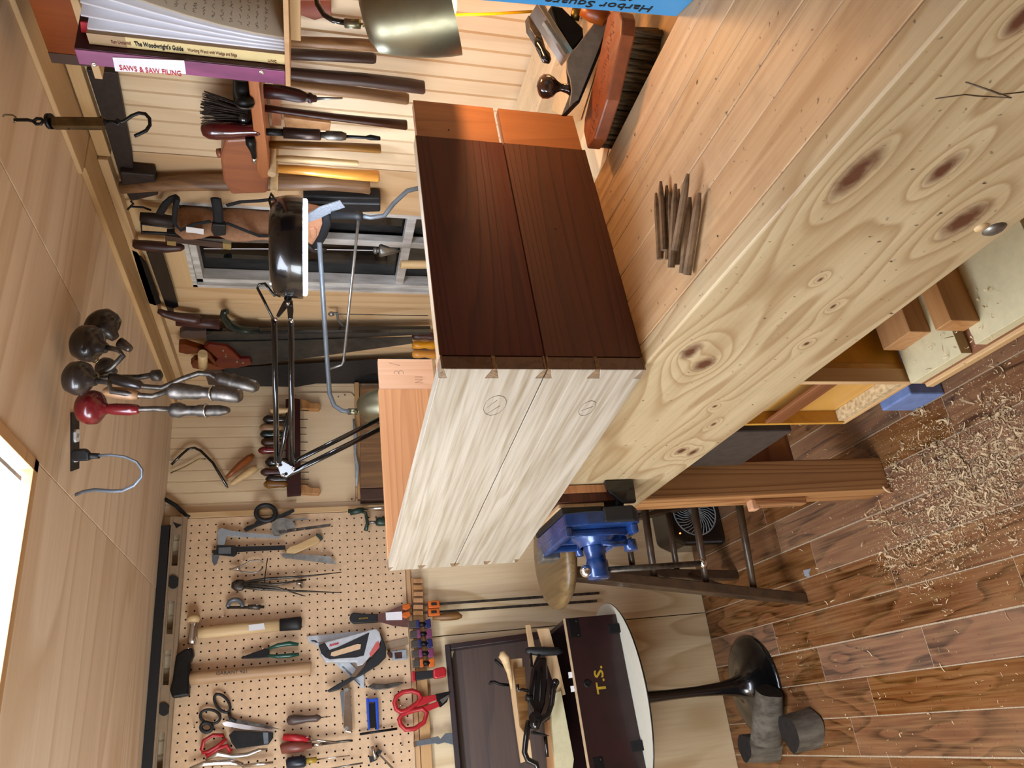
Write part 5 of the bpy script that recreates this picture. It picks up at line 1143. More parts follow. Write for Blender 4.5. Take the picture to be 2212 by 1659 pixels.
# saws near the corner
t = AT('pull_saw', 'saw with a dark green curved pistol grip and black tube', 'saw', 540, 700)
MB().tube([A(x, y, .05) for x, y in ((492, 672), (484, 674), (482, 684), (494, 700), (512, 710), (530, 714), (560, 714))], [.008, .010, .011, .013, .014, .013, .012], 12).build('grip', M['dkgreen'], t); MB().turn(A, [(556, 714, 8), (720, 713, 7), (850, 712, 4)], 12, .04).build('tube', M['blackm'], t)
t = AT('coping_saw', 'thin steel framed coping saw hanging upright', 'saw', 780, 690)
MB().line(A, [(712, 678), (728, 676), (730, 690), (742, 706), (925, 712)], .004, 8, .03).build('frame', M['greydk'], t); MB().line(A, [(712, 678), (760, 679), (925, 682)], .0016, 6, .03).build('blade', M['oldsteel'], t); MB().turn(A, [(709, 678, 2), (714, 678, 6), (722, 678, 4)], 10, .03).build('tensioner', M['steel'], t)
t = AT('back_saw', 'dark saw with a black steel back and dark handle, next to the green grip saw', 'saw', 600, 728)
MB().plate(A, [(388, 720), (396, 716), (420, 717), (446, 716), (448, 740), (440, 732), (396, 732), (388, 728)], .022, .05).build('handle', M['handledk'], t, .004); MB().plate(A, [(445, 722), (452, 720), (930, 716), (930, 722), (500, 742), (452, 740), (445, 734)], .005, .045).build('blade', M['sawsteel'], t); MB().plate(A, [(446, 716), (930, 711), (930, 718), (452, 721)], .012, .048).build('steel_back', M['black'], t)
t = AT('hand_saw', 'hand saw with a reddish carved wooden handle and tapering grey blade', 'saw', 600, 770)
MB().plate(A, [(446, 738), (530, 738), (890, 728), (892, 742), (560, 788), (520, 790), (470, 765)], .002, .05).build('blade', M['sawsteel'], t)
MB().plate(A, [(386, 750), (386, 762), (404, 766), (430, 764), (446, 770), (464, 790), (470, 788), (450, 760), (400, 745), (386, 745)], .022, .062).build('handle_upper', M['sawhandle'], t, .003)
MB().plate(A, [(450, 745), (490, 750), (504, 760), (520, 776), (540, 776), (545, 786), (530, 792), (508, 796), (480, 796), (462, 786), (470, 776), (456, 762), (440, 752)], .022, .062).build('handle_cheek', M['sawhandle'], t, .003)
MB().plate(A, [(412, 786), (420, 778), (455, 786), (470, 792), (490, 797), (470, 800), (440, 800), (416, 796)], .022, .062).build('handle_horn', M['sawhandle'], t, .003)
MB().turn(A, [(436, 764, 9, .08), (438, 790, 9, .08)], 14).build('peg', M['palez'], t) if False else None
for x, y in ((482, 758), (488, 770), (512, 782), (525, 784)): MB().tube([A(x, y, .062), A(x, y, .065)], .003, 8).build('saw_screw', M['brass'], t)
tag(MB().turn(A, [(438, 764, 10), (438, 791, 10)], 14, .085).build('wall_peg', M['palez']), 'short pale round wooden peg holding the hand saw', 'peg')
for i, (a, b, lb) in enumerate((((420, 798), (930, 770), 'black painted saw behind the hand saw, nearest it'), ((440, 820), (930, 806), 'black painted saw nearest the room corner'))):
    t = AT('black_saw', lb, 'saw', 600, 800 + i * 20)
    MB().plate(A, [(a[0] + 30, a[1]), (930, b[1]), (930, b[1] + 16), (a[0] + 220, a[1] + 38), (a[0] + 40, a[1] + 34)], .002, .03 - .018 * i).build('blade', M['blackm'], t)
    MB().plate(A, [(a[0] + 20, a[1] + 2), (a[0] + 60, a[1] + 4), (a[0] + 80, a[1] + 36), (a[0] + 30, a[1] + 34)], .02, .042 - .012 * i).build('handle', M['handledk'], t, .003)
for i, (y, mt, lb) in enumerate(((726, 'drawk', 'red brown handle end showing beside the box top, nearest the window'), (745, 'shellac', 'middle one of the three handle ends beside the box top, honey coloured'), (765, 'shellac', 'honey coloured handle end beside the box top, nearest the corner'))):
    tag(MB().turn(A, [(890, y, 4), (893, y, 8), (905, y, 9), (918, y, 7), (930, y + 1, 9), (950, y + 1, 8)], 12, .03).build('chisel', M[mt]), lb, 'chisel', 'chisel handles by the saws')

# ------------------------------------------------------------------ ring magnifier lamp
MT = 1.60; mg = TT(MT); mc = mg(654, 535)
t = thing('magnifier_lamp', 'black round magnifier lamp on a long jointed arm, its ring light glowing', 'lamp', mc)
r_ = 109 * MT / FPX
MB().lathe(mc, (0, 0, 1), [(-.001, r_), (.004, r_ + .001), (.03, r_ * 1.0), (.05, r_ * .96), (.060, r_ * .88), (.066, r_ * .70), (.066, .0)], 48).build('housing', M['black'], t)
MB().lathe(mc, (0, 0, 1), [(-.001, r_), (-.001, r_ - .003), (.010, r_ - .004)], 48).build('rim', M['black'], t)
rgp = [mc + V((cos(a) * (r_ - .011), sin(a) * (r_ - .011), -.0045)) for a in [2 * pi * i / 48 for i in range(48)]]
MB().tube(rgp, .0058, 10, True).build('ring_light', M['ring'], t)
MB().lathe(mc + V((0, 0, .004)), (0, 0, 1), [(0, r_ - .034), (.004, r_ * .3), (.0045, 0)], 32).build('lens', M['glass'], t)
gx = (mg(600, 640) - mg(600, 600)).normalized()
MB().plate(mg, [(590, 582), (602, 565), (606, 640), (592, 634), (585, 612)], .04, .02).build('switch_box', M['black'], t, .004)
MB().tube([mg(583, 612, .03), mg(588, 612, .03)], .004, 10).build('switch', M['white'], t)
lettering('CAUTION\nLAMP 22W\nT9', mg(592, 625, .0415), CR * -1 + V((0, 0, .0)), V((0, 0, 1)), .006, M['grey'], t) if False else None
MB().line(mg, [(600, 438, .06), (585, 418, .06), (582, 432, .06), (588, 455, .07), (600, 485, .08)], .003, 8).build('handle_loop', M['black'], t)
MB().tube([mg(622, 640), mg(622, 662)], .008, 12).build('neck', M['black'], t)
MB().plate(mg, [(596, 682), (612, 650), (632, 648), (634, 670), (632, 690), (622, 690), (620, 664), (602, 686)], .012, .006).build('yoke', M['black'], t, .002)
ea = TT(1.66); ee = TT(1.73)
def two(a, b, ta, tb, r, name, mat=None): MB().tube([TT(ta)(*a), TT(tb)(*b)], r, 8).build(name, mat or M['black'], t)
two((592, 688), (598, 1000), 1.60, 1.73, .0062, 'upper_arm'); two((629, 694), (630, 1010), 1.60, 1.73, .0062, 'upper_arm')
two((630, 872), (602, 1000), 1.70, 1.72, .005, 'spring_bar'); two((606, 1012), (822, 904), 1.73, 1.86, .006, 'lower_arm'); two((612, 1030), (830, 922), 1.73, 1.86, .0068, 'lower_arm')
MB().plate(ee, [(594, 996), (606, 992), (636, 1008), (636, 1018), (618, 1032), (606, 1030)], .012, .008).build('elbow_plate', M['black'], t, .002)
for x, y, tt in ((596, 690, 1.6), (630, 694, 1.6), (628, 872, 1.69), (600, 1006, 1.72), (612, 1026, 1.72), (634, 1012, 1.72), (622, 655, 1.59)):
    p = TT(tt); MB().ball(p(x, y, .008), .0042, 10).build('bolt', M['chrome'], t)
MB().line(ea, [(594, 640), (572, 612), (560, 614), (556, 622), (568, 645), (590, 688)], .003, 8).build('cable', M['black'], t)
MB().tube([TT(1.90)(812, 908), TT(2.0)(990, 880)], .012, 10).build('base_post', M['black'], t)
# brass swing arm lamp mounted by the window
bt2 = TT(1.62)
t = thing('brass_swing_lamp', 'swing arm wall lamp with a small satin brass shade behind the box', 'lamp', bt2(770, 470), 0, 'brass shaded swing arm lamps')
w3 = TT(1.78)
MB().turn(w3, [(716, 465, 8), (768, 466, 8), (770, 466, 10), (782, 467, 10), (784, 467, 6)], 12).build('wall_bracket', M['blackm'], t)
MB().tube([w3(775, 468), TT(1.90)(742, 780), TT(1.90)(738, 788), TT(1.90)(712, 797)], .0035, 8).build('brace_rod', M['steel'], t)
MB().tube([TT(1.80)(690, 524), TT(1.90)(706, 770), TT(1.91)(712, 850), TT(1.91)(722, 876), TT(1.91)(738, 887), TT(1.91)(756, 889)], .0058, 10).build('arm', M['greydk'], t)
b3 = TT(1.92)
MB().turn(b3, [(752, 889, 7), (772, 889, 7)], 14).build('socket', M['brass'], t); MB().turn(b3, [(771, 889, 2.5), (776, 889, 3), (777, 889, 2)], 8).build('finial', M['brass'], t)
MB().turn(b3, [(775, 888, 4), (777, 887, 17), (782, 885, 26), (800, 880, 34), (822, 878, 41), (860, 877, 50)], 28).build('shade', M['brass'], t)
MB().tube([w3(784, 467), w3(800, 470), w3(830, 466), w3(850, 440), w3(880, 412), w3(940, 398)], .0055, 8).build('cable', M['greydk'], t)
# brass lamp at the picture edge, its warm bulb lights the bench
BTm = 1.12; b4 = TT(BTm)
t = thing('brass_desk_lamp', 'large brass shaded lamp with a glowing warm bulb above the tool well', 'lamp', b4(880, 30), 0, 'brass shaded swing arm lamps')
MB().turn(b4, [(681, -20, 6), (686, 10, 6), (700, 32, 6), (720, 44, 6), (746, 49, 6)], 12).build('arm', M['black'], t)
MB().turn(b4, [(745, 50, 10), (778, 52, 10)], 16).build('socket', M['brass'], t); MB().turn(b4, [(777, 54, 3), (783, 54, 5), (787, 54, 4)], 10).build('finial', M['brass'], t)
pfl = [(785, .10), (787, .36), (800, .62), (830, .72), (870, .84), (910, .93), (950, .985), (972, 1.0)]
shm = MB(); P_ = []; R2 = []
ax0, ax1 = b4(785, 45), b4(972, 0)
for x, k in pfl: P_.append(ax0 + (ax1 - ax0) * ((x - 785) / 187.)); R2.append(k * 112 * BTm / FPX)
shm.tube(P_, R2, 32, cap=False); shm.tube([p for p in P_[1:]], [q - .0015 for q in R2[1:]], 32, cap=False)
shm.build('shade', M['brass'], t)
bp = b4(958, 12)
MB().ball(b4(950, 10), .026, 16).build('bulb', M['bulb'], t)
bl_ = pointlight('bulb_light', b4(975, 8), BULB_W, (1, .50, .20), .02); bl_.parent = t; bl_.location = b4(978, 6) - t.location
tag(MB().tube([TT(1.22)(960, 33), TT(1.24)(1060, 30), TT(1.26)(1162, 24)], .0032, 6, flat=.6).build('cord', plain('yellow_tape', '#e8b90e', .5)), 'flat yellow cord hanging below the brass shaded lamp', 'cord')

# ------------------------------------------------------------------ stool
t = thing('wooden_stool', 'old brown wooden stool with a round plank seat behind the vise', 'stool', (.44, 2.15, 0))
sc_ = V((.445, 2.13, 0)); sz = .765
MB().lathe(sc_ + V((0, 0, sz - .045)), (0, 0, 1), [(0, .10), (.004, .145), (.018, .160), (.034, .158), (.043, .148), (.045, .13), (.045, 0)], 40).build('seat', M['stoolseat'], t)
feet = {'fl': V((.245, 2.05, 0)), 'bl': V((.385, 2.40, 0)), 'fr': V((.62, 2.00, 0)), 'br': V((.66, 2.36, 0))}
tops = {'fl': V((.37, 2.07, sz - .045)), 'bl': V((.40, 2.19, sz - .045)), 'fr': V((.52, 2.06, sz - .045)), 'br': V((.52, 2.19, sz - .045))}
def flatbar(a, b, w1, w2, th, wd):
    ax = (b - a).normalized(); wv_ = V(wd); wv_ = (wv_ - ax * wv_.dot(ax)).normalized(); tv = ax.cross(wv_)
    vs = []
    for p, w_ in ((a, w1), (b, w2)):
        for s1, s2 in ((-1, -1), (1, -1), (1, 1), (-1, 1)): vs.append(p + wv_ * s1 * w_ / 2 + tv * s2 * th / 2)
    return MB().add(vs, [(0, 1, 2, 3), (7, 6, 5, 4), (0, 4, 5, 1), (1, 5, 6, 2), (2, 6, 7, 3), (3, 7, 4, 0)])
for k in ('fl', 'bl', 'fr', 'br'):
    f = feet[k].copy(); f.z = .0015
    flatbar(tops[k], f, .056, .040, .030, (0, 1, 0)).build('leg', M['redcrate'], t, .003)
def at(k, z): return feet[k] + (tops[k] - feet[k]) * (z / (sz - .045))
for z in (.16, .31, .47): MB().tube([at('fl', z), at('fr', z)], [.010, .012], 10).build('rung', M['redcrate'], t)
for z in (.22, .38, .54): MB().tube([at('fl', z), at('bl', z)], .010, 10).build('rung', M['redcrate'], t)
for z in (.26, .44, .6): MB().tube([at('bl', z), at('br', z)], .010, 10).build('rung', M['redcrate'], t)
for z in (.22, .40): MB().tube([at('fr', z), at('br', z)], .010, 10).build('rung', M['redcrate'], t)

# ------------------------------------------------------------------ fan heater
t = thing('fan_heater', 'small black fan heater with a white swirled grille on the floor', 'heater', (.60, 2.43, 0))
hz = .002; Hx0, Hx1, Hy, Hh = .50, .74, 2.40, .215
MB().prism([(Hx0, Hy, hz), (Hx1, Hy, hz), (Hx1, Hy, Hh), (Hx0 + .03, Hy, Hh), (Hx0 + .004, Hy, Hh - .05)], (0, .14, 0)).build('body', M['black'], t, .018, seg=4)
gc = V((.617, Hy - .003, .108)); gr_ = .082
MB().tube([gc + V((cos(a) * gr_, -.001, sin(a) * gr_)) for a in [2 * pi * i / 36 for i in range(36)]], .0028, 6, True).build('grille_rim', M['grey'], t)
for i in range(32):
    a0_ = 2 * pi * i / 32
    MB().tube([gc + V((cos(a0_ + .9 * (1 - r / gr_)) * r, -.001, sin(a0_ + .9 * (1 - r / gr_)) * r)) for r in (.014, .035, .055, gr_)], .0016, 5).build('grille_fin', M['grey'], t)
MB().lathe(gc, (0, -1, 0), [(0, .016), (.004, .014), (.005, 0)], 18).build('grille_hub', M['grey'], t)
MB().ball((Hx0 + .045, Hy - .002, .18), .003, 8).build('indicator', M['led'], t)

# ------------------------------------------------------------------ tulip table and open chest
TZ = .492
t = thing('tulip_table', 'oval white topped table on a black tulip pedestal base', 'table', (.03, 2.43, 0))
def ell(cx, cy, rx, ry, z, n=56): return [V((cx + rx * cos(a), cy + ry * sin(a), z)) for a in [2 * pi * i / n for i in range(n)]]
def stack(cx, cy, prof, rr=1.0, n=56):
    m_ = MB(); vs = []; fs = []
    for z, rx, ry in prof: vs += ell(cx, cy, rx, ry, z, n)
    for i in range(len(prof) - 1):
        for k in range(n): q = (k + 1) % n; fs.append((i * n + k, i * n + q, (i + 1) * n + q, (i + 1) * n + k))
    m_.add(vs, fs, True); b = len(m_.v) - len(vs)
    m_.f.append(list(range(b + n - 1, b - 1, -1))); m_.sm.append(False); m_.f.append([b + (len(prof) - 1) * n + k for k in range(n)]); m_.sm.append(False)
    return m_
tcx, tcy = .030, 2.438
stack(tcx, tcy, [(TZ - .022, .26, .19), (TZ - .008, .298, .222), (TZ - .003, .303, .227), (TZ - .0015, .303, .227)]).build('edge_band', M['black'], t)
stack(tcx, tcy, [(TZ - .0014, .3015, .2255), (TZ, .3015, .2255)]).build('white_top', M['tabletop'], t)
MB().lathe((tcx, tcy, .001), (0, 0, 1), [(0, .158), (.004, .158), (.010, .145), (.018, .105), (.030, .068), (.05, .042), (.08, .029), (.13, .021), (.22, .0165), (.32, .0165), (.40, .020), (.44, .028), (.465, .05), (.472, .09)], 48).build('pedestal', M['black'], t)
# chest
CZ = TZ + .0005; yF = 2.325; yK = 2.53; zTop = .668; xR = .285; xL = -.33; ang = radians(4)
t = thing('tool_chest', 'dark brown antique tool chest lettered T.S., open, on the tulip table', 'chest', (xR, yF + .02, CZ), radians(5))
W_ = xR - xL; Hc = zTop - CZ; Dc = yK - yF; th_ = .014
def cbx(a, b, name, mat, bev=.002): return MB().box(a, b).build(name, mat, t, bev, local=True)
cbx((-W_, 0, 0), (0, th_, Hc), 'front', M['chest']); cbx((-W_, Dc - th_, 0), (0, Dc, Hc), 'back', M['chest']); cbx((-th_, th_, 0), (0, Dc - th_, Hc), 'side', M['chest']); cbx((-W_, th_, 0), (-W_ + th_, Dc - th_, Hc), 'side', M['chest'])
cbx((-W_ + th_, th_, .002), (-th_, Dc - th_, .01), 'bottom', M['walnut'])
cbx((-W_ + th_, th_, Hc - .014), (-th_, th_ + .008, Hc - .004), 'inner_lip', M['greybox'], .001)
cbx((-W_, -.0006, Hc - .003), (0, th_, Hc + .0005), 'worn_edge', M['edge'], .0006)
for (x0, x1, z0, z1, nm_) in ((-.062, -.004, Hc - .045, Hc - .012, 'hinge_plate'), (-.455, -.40, Hc - .048, Hc - .015, 'hinge_plate')):
    cbx((x0, -.0015, z0), (x1, .0, z1), nm_, M['blackiron'], .0008)
    for qx in (x0 + .008, x1 - .008): MB().lathe((qx, -.0015, z0 + .008), (0, -1, 0), [(0, .0022), (.0008, .0018), (.001, 0)], 8).build('rivet', M['oldsteel'], t, local=True)
for x0 in (-.06, -.40): MB().prism([(x0, -.012, .0), (x0, -.001, .035), (x0, .0, .035), (x0, .0, 0)], (.028, 0, 0)).build('corner_bracket', M['blackiron'], t, .004, local=True)
MB().lathe((-.198, -.0005, Hc - .040), (0, -1, 0), [(0, .0125), (.001, .0122), (.0016, .008), (.0014, .003), (.0002, .0)], 20).build('escutcheon', M['blackiron'], t, local=True)
lettering('T.S.', (-.232, -.0009, Hc - .095), (1, 0, 0), (0, 0, 1), .042, M['gold'], t, local=True, bold=.0008, sx=1.3)
# lid leaning on the wall
lid = thing('chest_lid', 'x', 'lid', (0, 0, 0)) if False else None
LH = .345; lt = .05
ldm = Matrix.Rotation(radians(-14), 4, 'X')
def lidbox(a, b, name, mat, bev=.002):
    m_ = MB().box(a, b); m_.v = [ldm @ v + V((0, Dc + .004, Hc + .002)) for v in m_.v]; return m_.build(name, mat, t, bev, local=True)
lidbox((-W_ - .01, lt - .008, 0), (.01, lt, LH), 'lid_panel', M['walnut']); lidbox((-W_ - .01, 0, LH - .018), (.01, lt - .008, LH), 'lid_rim', M['chest']); lidbox((-.008, 0, 0), (.01, lt - .008, LH - .018), 'lid_rim', M['chest']); lidbox((-W_ - .01, 0, 0), (-W_ + .008, lt - .008, LH - .018), 'lid_rim', M['chest']); lidbox((-W_ + .008, 0, 0), (-.008, lt - .008, .016), 'lid_rim', M['chest'])
for x0 in (-.175, -.215): MB().prism([(x0, .010, Hc + .001), (x0 + .016, .010, Hc + .001), (x0 + .016, .016, Hc + .001), (x0 + .004, .016, Hc + .001), (x0, .02, Hc + .001)], (0, 0, .010)).build('white_clip', M['white'], t, local=True)  # white pieces shaped as bright reflections on the chest hardware
# things in the chest
def lw(x, y, z): # point in chest coordinates -> world
    m_ = Matrix.Rotation(radians(5), 4, 'Z'); return V((xR, yF + .02, CZ)) + m_ @ V((x, y, z))
CP = Y_(2.47)
def cplate(pts, th, o, nm_, mat, label, cat, group=None, bev=.001):
    ob = MB().plate(CP, pts, th, o).build(nm_, mat, None, bev); tag(ob, label, cat, group); return ob
cplate([(1096, 1424), (1128, 1422), (1134, 1500), (1150, 1640), (1126, 1648), (1108, 1520)], .012, .03, 'wooden_stick', M['pale'], 'widest pale slat standing in the open chest', 'slat', 'slats in the chest')
cplate([(1110, 1444), (1134, 1440), (1146, 1600), (1124, 1570)], .010, .05, 'wooden_stick', M['handle'], 'brownish slat in front of the widest pale one', 'slat', 'slats in the chest')
cplate([(1136, 1350), (1146, 1349), (1156, 1400), (1172, 1480), (1166, 1484), (1145, 1410)], .010, .04, 'wooden_stick', M['pale'], 'thin slat reaching highest to the right end of the chest', 'slat', 'slats in the chest')
cplate([(1162, 1358), (1186, 1357), (1204, 1420), (1222, 1500), (1208, 1504), (1180, 1420)], .016, .07, 'wooden_stick', M['pale'], 'thick yellowish stick lying at the right end of the chest', 'slat', 'slats in the chest')
cplate([(1190, 1500), (1212, 1492), (1240, 1640), (1232, 1700), (1205, 1700), (1194, 1600)], .016, .08, 'wooden_stick', M['mdf'], 'broad cream slat along the chest front', 'slat', 'slats in the chest')
cplate([(1178, 1560), (1192, 1550), (1206, 1700), (1186, 1700)], .012, .06, 'wooden_stick', M['pine_block'], 'orange brown stick beside the broad cream slat', 'slat', 'slats in the chest')
tag(MB().turn(CP, [(1080, 1412, 4), (1083, 1413, 9), (1092, 1424, 10), (1100, 1452, 6), (1103, 1468, 5), (1106, 1488, 3)], 14, .06).build('file', M['palez']), 'pale pear shaped tool handle resting on the slats in the chest', 'file')
cl_ = thing('chest_hooks', 'pair of curved black iron hooks in the chest lid', 'hooks', CP(1070, 1470, .0))
MB().line(CP, [(1058, 1479), (1060, 1473), (1068, 1473), (1080, 1478), (1100, 1480)], .0045, 8, -.02).build('hook', M['blackiron'], cl_); MB().line(CP, [(1069, 1424), (1074, 1430), (1082, 1437), (1092, 1440)], .0045, 8, -.02).build('hook', M['blackiron'], cl_)
t = thing('breast_drill', 'black cast iron breast drill with crank lying across the open chest', 'drill', CP(1160, 1500, .1))
dp = Y_(2.38)
MB().turn(dp, [(1135, 1406, 4), (1140, 1406, 8), (1175, 1407, 10), (1205, 1407, 8), (1216, 1406, 4)], 12, .0, 1.0).build('breast_plate', M['blackm'], t)
MB().plate(dp, [(1168, 1420), (1182, 1420), (1184, 1470), (1178, 1520), (1168, 1548), (1160, 1548), (1142, 1518), (1140, 1496), (1148, 1460), (1152, 1440)], .022, .012).build('frame', M['black'], t, .005)
MB().line(dp, [(1170, 1440), (1166, 1515)], .003, 6, .014).build('rib', M['blackiron'], t); MB().line(dp, [(1158, 1450), (1152, 1512)], .003, 6, .014).build('rib', M['blackiron'], t)
MB().plate(dp, [(1145, 1408), (1149, 1408), (1152, 1440), (1146, 1440)], .01, .01).build('strut', M['black'], t); MB().plate(dp, [(1163, 1412), (1168, 1414), (1160, 1440), (1152, 1440)], .01, .01).build('strut', M['black'], t)
MB().line(dp, [(1118, 1478), (1119, 1492), (1128, 1489), (1140, 1492)], .005, 8, .015).build('wing_screw', M['black'], t); MB().turn(dp, [(1136, 1507, 7), (1150, 1508, 6)], 10, .014).build('pinion', M['blackiron'], t)
MB().tube([dp(x, y, .025) for x, y in ((1200, 1474), (1195, 1490), (1192, 1520), (1184, 1544), (1166, 1556), (1156, 1562))], [.011, .009, .008, .008, .009, .012], 12).build('crank', M['black'], t); MB().ball(dp(1200, 1474, .025), .012, 12).build('crank_knob', M['black'], t)
MB().turn(dp, [(1157, 1552, 15, .03), (1157, 1554, 15, .02)], 14).build('gear', M['black'], t); MB().ball(dp(1156, 1564, .02), .018, 14).build('hub', M['black'], t)
MB().tube([dp(x, y, .01) for x, y in ((1142, 1556), (1137, 1590), (1133, 1625), (1140, 1642), (1158, 1650), (1164, 1670))], .009, 10).build('frame_arm', M['black'], t)
MB().plate(dp, [(1150, 1578), (1180, 1586), (1188, 1590), (1170, 1588), (1150, 1586)], .02, .012).build('guard', M['blackiron'], t, .002); MB().tube([dp(1178, 1590, .01), dp(1182, 1635, .01)], .006, 8).build('side_bar', M['black'], t)

# ------------------------------------------------------------------ logs
lg = [((1565, 1500), (1620, 1590), .040, .046, 'log_end', 'split grey log leaning on the table base, lying sideways', V((-.02, 2.30, .055)), V((-.125, 2.20, .055)), .042, .046),]
def log(label, a, b, r1, r2):
    t = thing('firewood_log', label, 'log', (a + b) / 2, 0, 'short logs on the floor')
    ax = (b - a); m_ = MB(); vs = []; fs = []; n = 20; m2 = 6
    u = ax.normalized().orthogonal().normalized(); w_ = ax.normalized().cross(u)
    for i in range(m2 + 1):
        for k in range(n):
            an = 2 * pi * k / n; r = (r1 + (r2 - r1) * i / m2) * (1 + .07 * sin(3 * an + 1.3) + .05 * sin(5 * an + i * .6) + random.uniform(-.02, .02))
            vs.append(a + ax * (i / m2) + (u * cos(an) + w_ * sin(an)) * r)
    for i in range(m2):
        for k in range(n): q = (k + 1) % n; fs.append((i * n + k, i * n + q, (i + 1) * n + q, (i + 1) * n + k))
    m_.add(vs, fs, True).build('bark', M['bark'], t)
    MB().add(vs[:n] + [a - ax.normalized() * .0], [(k, (k + 1) % n, n) for k in range(n)]).build('cut_face', M['cutend'], t); MB().add(vs[-n:] + [b], [(k, (k + 1) % n, n) for k in range(n)]).build('cut_face', M['cutend'], t)
log('split grey log lying against the table base, end turned toward the stool', V((.005, 2.275, .052)), V((-.135, 2.36, .054)), .040, .048)
log('log standing upright at the picture edge, dark top face, nearer the camera', V((-.105, 2.165, .001)), V((-.115, 2.17, .085)), .055, .050)
log('log standing upright at the picture edge, nearer the wall', V((-.155, 2.40, .001)), V((-.150, 2.40, .11)), .045, .040)

# ------------------------------------------------------------------ shavings
random.seed(11)
def ribbon(m_, p, s, curl=None):
    a = random.uniform(0, 2 * pi); L = random.uniform(.009, .030) * s; w_ = random.uniform(.0016, .0046) * s; cu = random.uniform(.3, 2.6) if curl is None else curl
    n = 5; d = V((cos(a), sin(a), 0)); nn = V((-sin(a), cos(a), 0)); tilt = random.uniform(-.6, .6); base = p + V((0, 0, random.uniform(.0005, .004)))
    pos = base.copy(); dirr = d.copy(); vs = []; side = (nn * cos(tilt) + V((0, 0, sin(tilt)))) * w_
    flat = random.random() < .6
    for i in range(n + 1):
        vs += [pos + side * .5, pos - side * .5]
        r = cu / n * 1.6
        dirr = (Matrix.Rotation(r, 3, 'Z') if flat else Matrix.Rotation(r, 3, nn)) @ dirr
        pos = pos + dirr * (L / n)
    mz_ = min(v.z for v in vs)
    if mz_ < p.z + .0004: vs = [v + V((0, 0, p.z + .0004 - mz_)) for v in vs]
    m_.add(vs, [(2 * i, 2 * i + 1, 2 * i + 3, 2 * i + 2) for i in range(n)])
shv = MB()
cl = [(2000, 1010, 55, 300), (2060, 1000, 50, 260), (2130, 960, 45, 200), (2190, 930, 45, 200), (2100, 1080, 50, 230), (2040, 1120, 45, 170), (2150, 1060, 40, 150), (1960, 1190, 35, 110), (1990, 1160, 40, 110), (1930, 1210, 18, 60), (1990, 1240, 40, 60), (2060, 1210, 25, 50), (2160, 1150, 60, 80), (1910, 1115, 22, 50), (1990, 1080, 50, 110), (2200, 1010, 40, 110), (2180, 860, 40, 80), (2080, 930, 60, 90), (1980, 940, 50, 30), (2090, 1020, 90, 160), (2150, 800, 40, 30)]
for x, y, sd, n in cl:
    subs = [(random.gauss(x, sd * .8), random.gauss(y, sd * .7)) for _ in range(max(3, n // 14))]
    for _ in range(int(n * .62)):
        c_ = random.choice(subs); q = FL(random.gauss(c_[0], 12), random.gauss(c_[1], 11), .0002)
        ribbon(shv, q, random.choice((.4, .6, .8, .9, 1.15)))
for _ in range(330):
    q = FL(random.uniform(1700, 2260), random.uniform(900, 1700), .0002); ribbon(shv, q, random.choice((.25, .35, .5, .8)))
for _ in range(60):
    q = FL(random.uniform(1660, 1760), random.uniform(1370, 1640), .0002); ribbon(shv, q, .5)
o = shv.build('wood_shavings', M['shaving']); tag(o, 'scatter of curled pale wood shavings on the plank floor', 'shavings'); o['kind'] = 'stuff'
dst = MB()
for x, y, sd, n in cl:
    for _ in range(n * 3):
        p = FL(random.gauss(x, sd * 1.1), random.gauss(y, sd), .0004); r = random.uniform(.0007, .002); a = random.uniform(0, 6)
        dst.add([p + V((cos(a) * r, sin(a) * r, 0)), p + V((cos(a + 2) * r, sin(a + 2) * r, 0)), p + V((cos(a + 4) * r, sin(a + 4) * r, .0012))], [(0, 1, 2)])
o = dst.build('sawdust_specks', M['shaving']); tag(o, 'fine sawdust crumbs among the shavings on the floor', 'sawdust'); o['kind'] = 'stuff'
ch = MB()
for _ in range(60): ribbon(ch, Z_(.4742)(random.uniform(1960, 2160), random.uniform(620, 800), 0), .5) if True else None
ch.v = [v for v in ch.v]; o = ch.build('shelf_shavings', M['shaving']); tag(o, 'few small shavings lying on the cream shelf board', 'shavings'); o['kind'] = 'stuff'
tag(MB().prism([FL(1735, 1232, .0006), FL(1752, 1228, .0006), FL(1748, 1238, .0006), FL(1750, 1248, .0006), FL(1738, 1244, .0006)], (0, 0, .0006)).build('grey_scrap', M['grey']), 'small torn grey scrap on the floor near the stool', 'scrap')

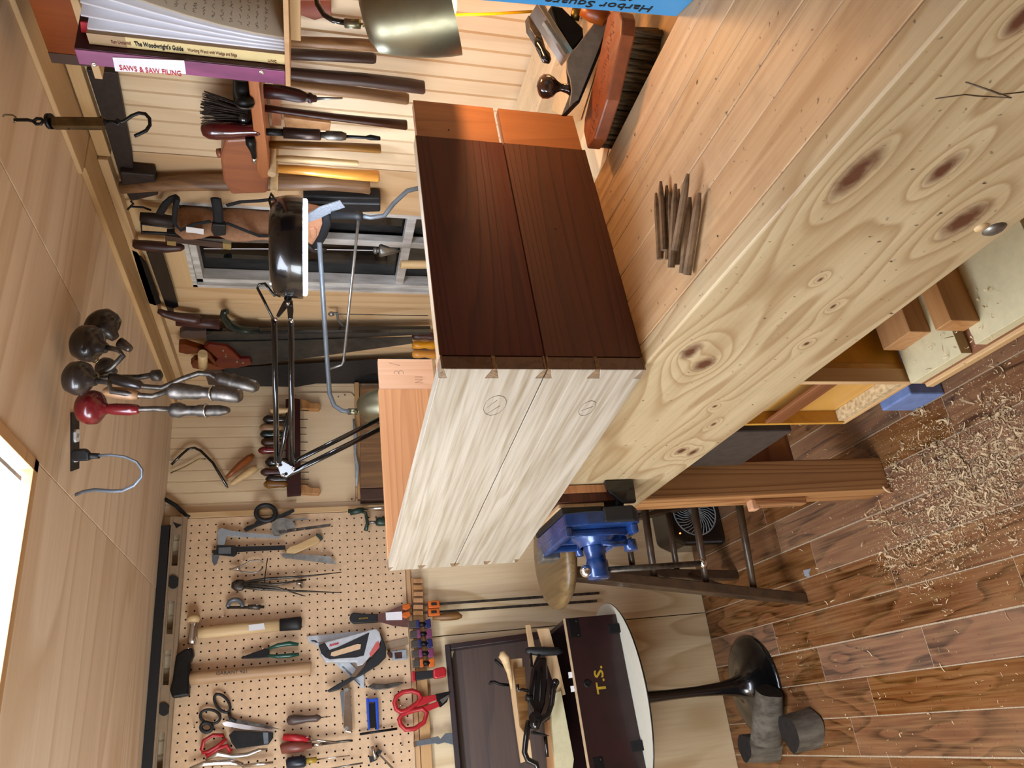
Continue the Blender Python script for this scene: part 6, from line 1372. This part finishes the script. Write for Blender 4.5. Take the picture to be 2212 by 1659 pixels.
# ------------------------------------------------------------------ sub-parts hang under the part they belong to
NEST = {'bench_vise': {'handle_ball': 'handle_bar', 'lever_pivot': 'quick_release_lever', 'rib': 'jaw_plate', 'worn_corner': 'jaw_plate'}, 'workbench': {'wedge': 'tenon', 'pencil_mark': 'apron', 'carriage_bolt': 'apron', 'wooden_plug': 'apron'},
        'tool_chest': {'rivet': 'hinge_plate', 'lettering': 'front', 'escutcheon': 'front', 'lid_rim': 'lid_panel'}, 'ring_binder': {'label': 'spine', 'rivet': 'spine'}, 'woodworking_book': {'lettering': 'spine', 'spine_top': 'spine'},
        'digital_caliper': {'display': 'body'}, 'staple_gun': {'inner_grip': 'body', 'finger_slot': 'body', 'red_label': 'body', 'lettering': 'body'}, 'putty_knife': {'sticker': 'blade', 'lettering': 'handle'},
        'tack_hammer': {'sticker': 'handle', 'metal_plate': 'handle', 'plastic_face': 'head'}, 'sledge_hammer': {'lettering': 'handle'}, 'magnifier_lamp': {'rim': 'housing', 'lens': 'housing', 'ring_light': 'housing', 'switch': 'switch_box'},
        'ceiling_outlet': {'slot': 'receptacle'}, 'fan_heater': {'grille_fin': 'grille_rim', 'grille_hub': 'grille_rim', 'indicator': 'body'}, 'canvas_tool_bag': {'label_tag': 'body'}, 'breast_drill': {'crank_knob': 'crank', 'hub': 'gear', 'rib': 'frame'},
        'hand_saw': {'saw_screw': 'handle_cheek'}, 'dovetailed_box': {'tail_end': 'oak_board', 'pin': 'redwood_board', 'tenon': 'redwood_board', 'top_edge': 'redwood_board'}, 'hand_plane': {'lever_cap': 'plane_iron'},
        'bench_brush': {'embossed_pattern': 'back'}, 'blue_carton': {'lettering': 'body'}, 'crimping_tool': {'link_plate': 'jaws'}, 'tin_snips': {'jaw_face': 'jaws'}, 'sliding_bevel': {'brass_plate': 'stock', 'brass_tip': 'stock'},
        'bit_brace': {'ring': 'chuck'}, 'spirit_level': {'grip': 'web', 'hang_slot': 'web'}, 'spring_scale': {'pointer': 'face_plate'}, 'hammer': {'face': 'head'}, 'claw_hammer': {'tip': 'head'}, 'bar_clamp': {'lever': 'sliding_head'}}
def base(o): return o.name.split('.')[0]
def mid(o):
    vs = o.data.vertices; return sum((v.co for v in vs), V((0, 0, 0))) / max(len(vs), 1)
for root in [o for o in COL.objects if o.type == 'EMPTY' and o.parent is None]:
    mp = NEST.get(base(root))
    if not mp: continue
    ch = [c for c in root.children if c.type == 'MESH']
    for c in ch:
        if base(c) in mp:
            ho = [h for h in ch if base(h) == mp[base(c)]]
            if ho:
                mc_ = mid(c); h = min(ho, key=lambda q: (mid(q) - mc_).length); c.parent = h
                c.location = c.location - h.location
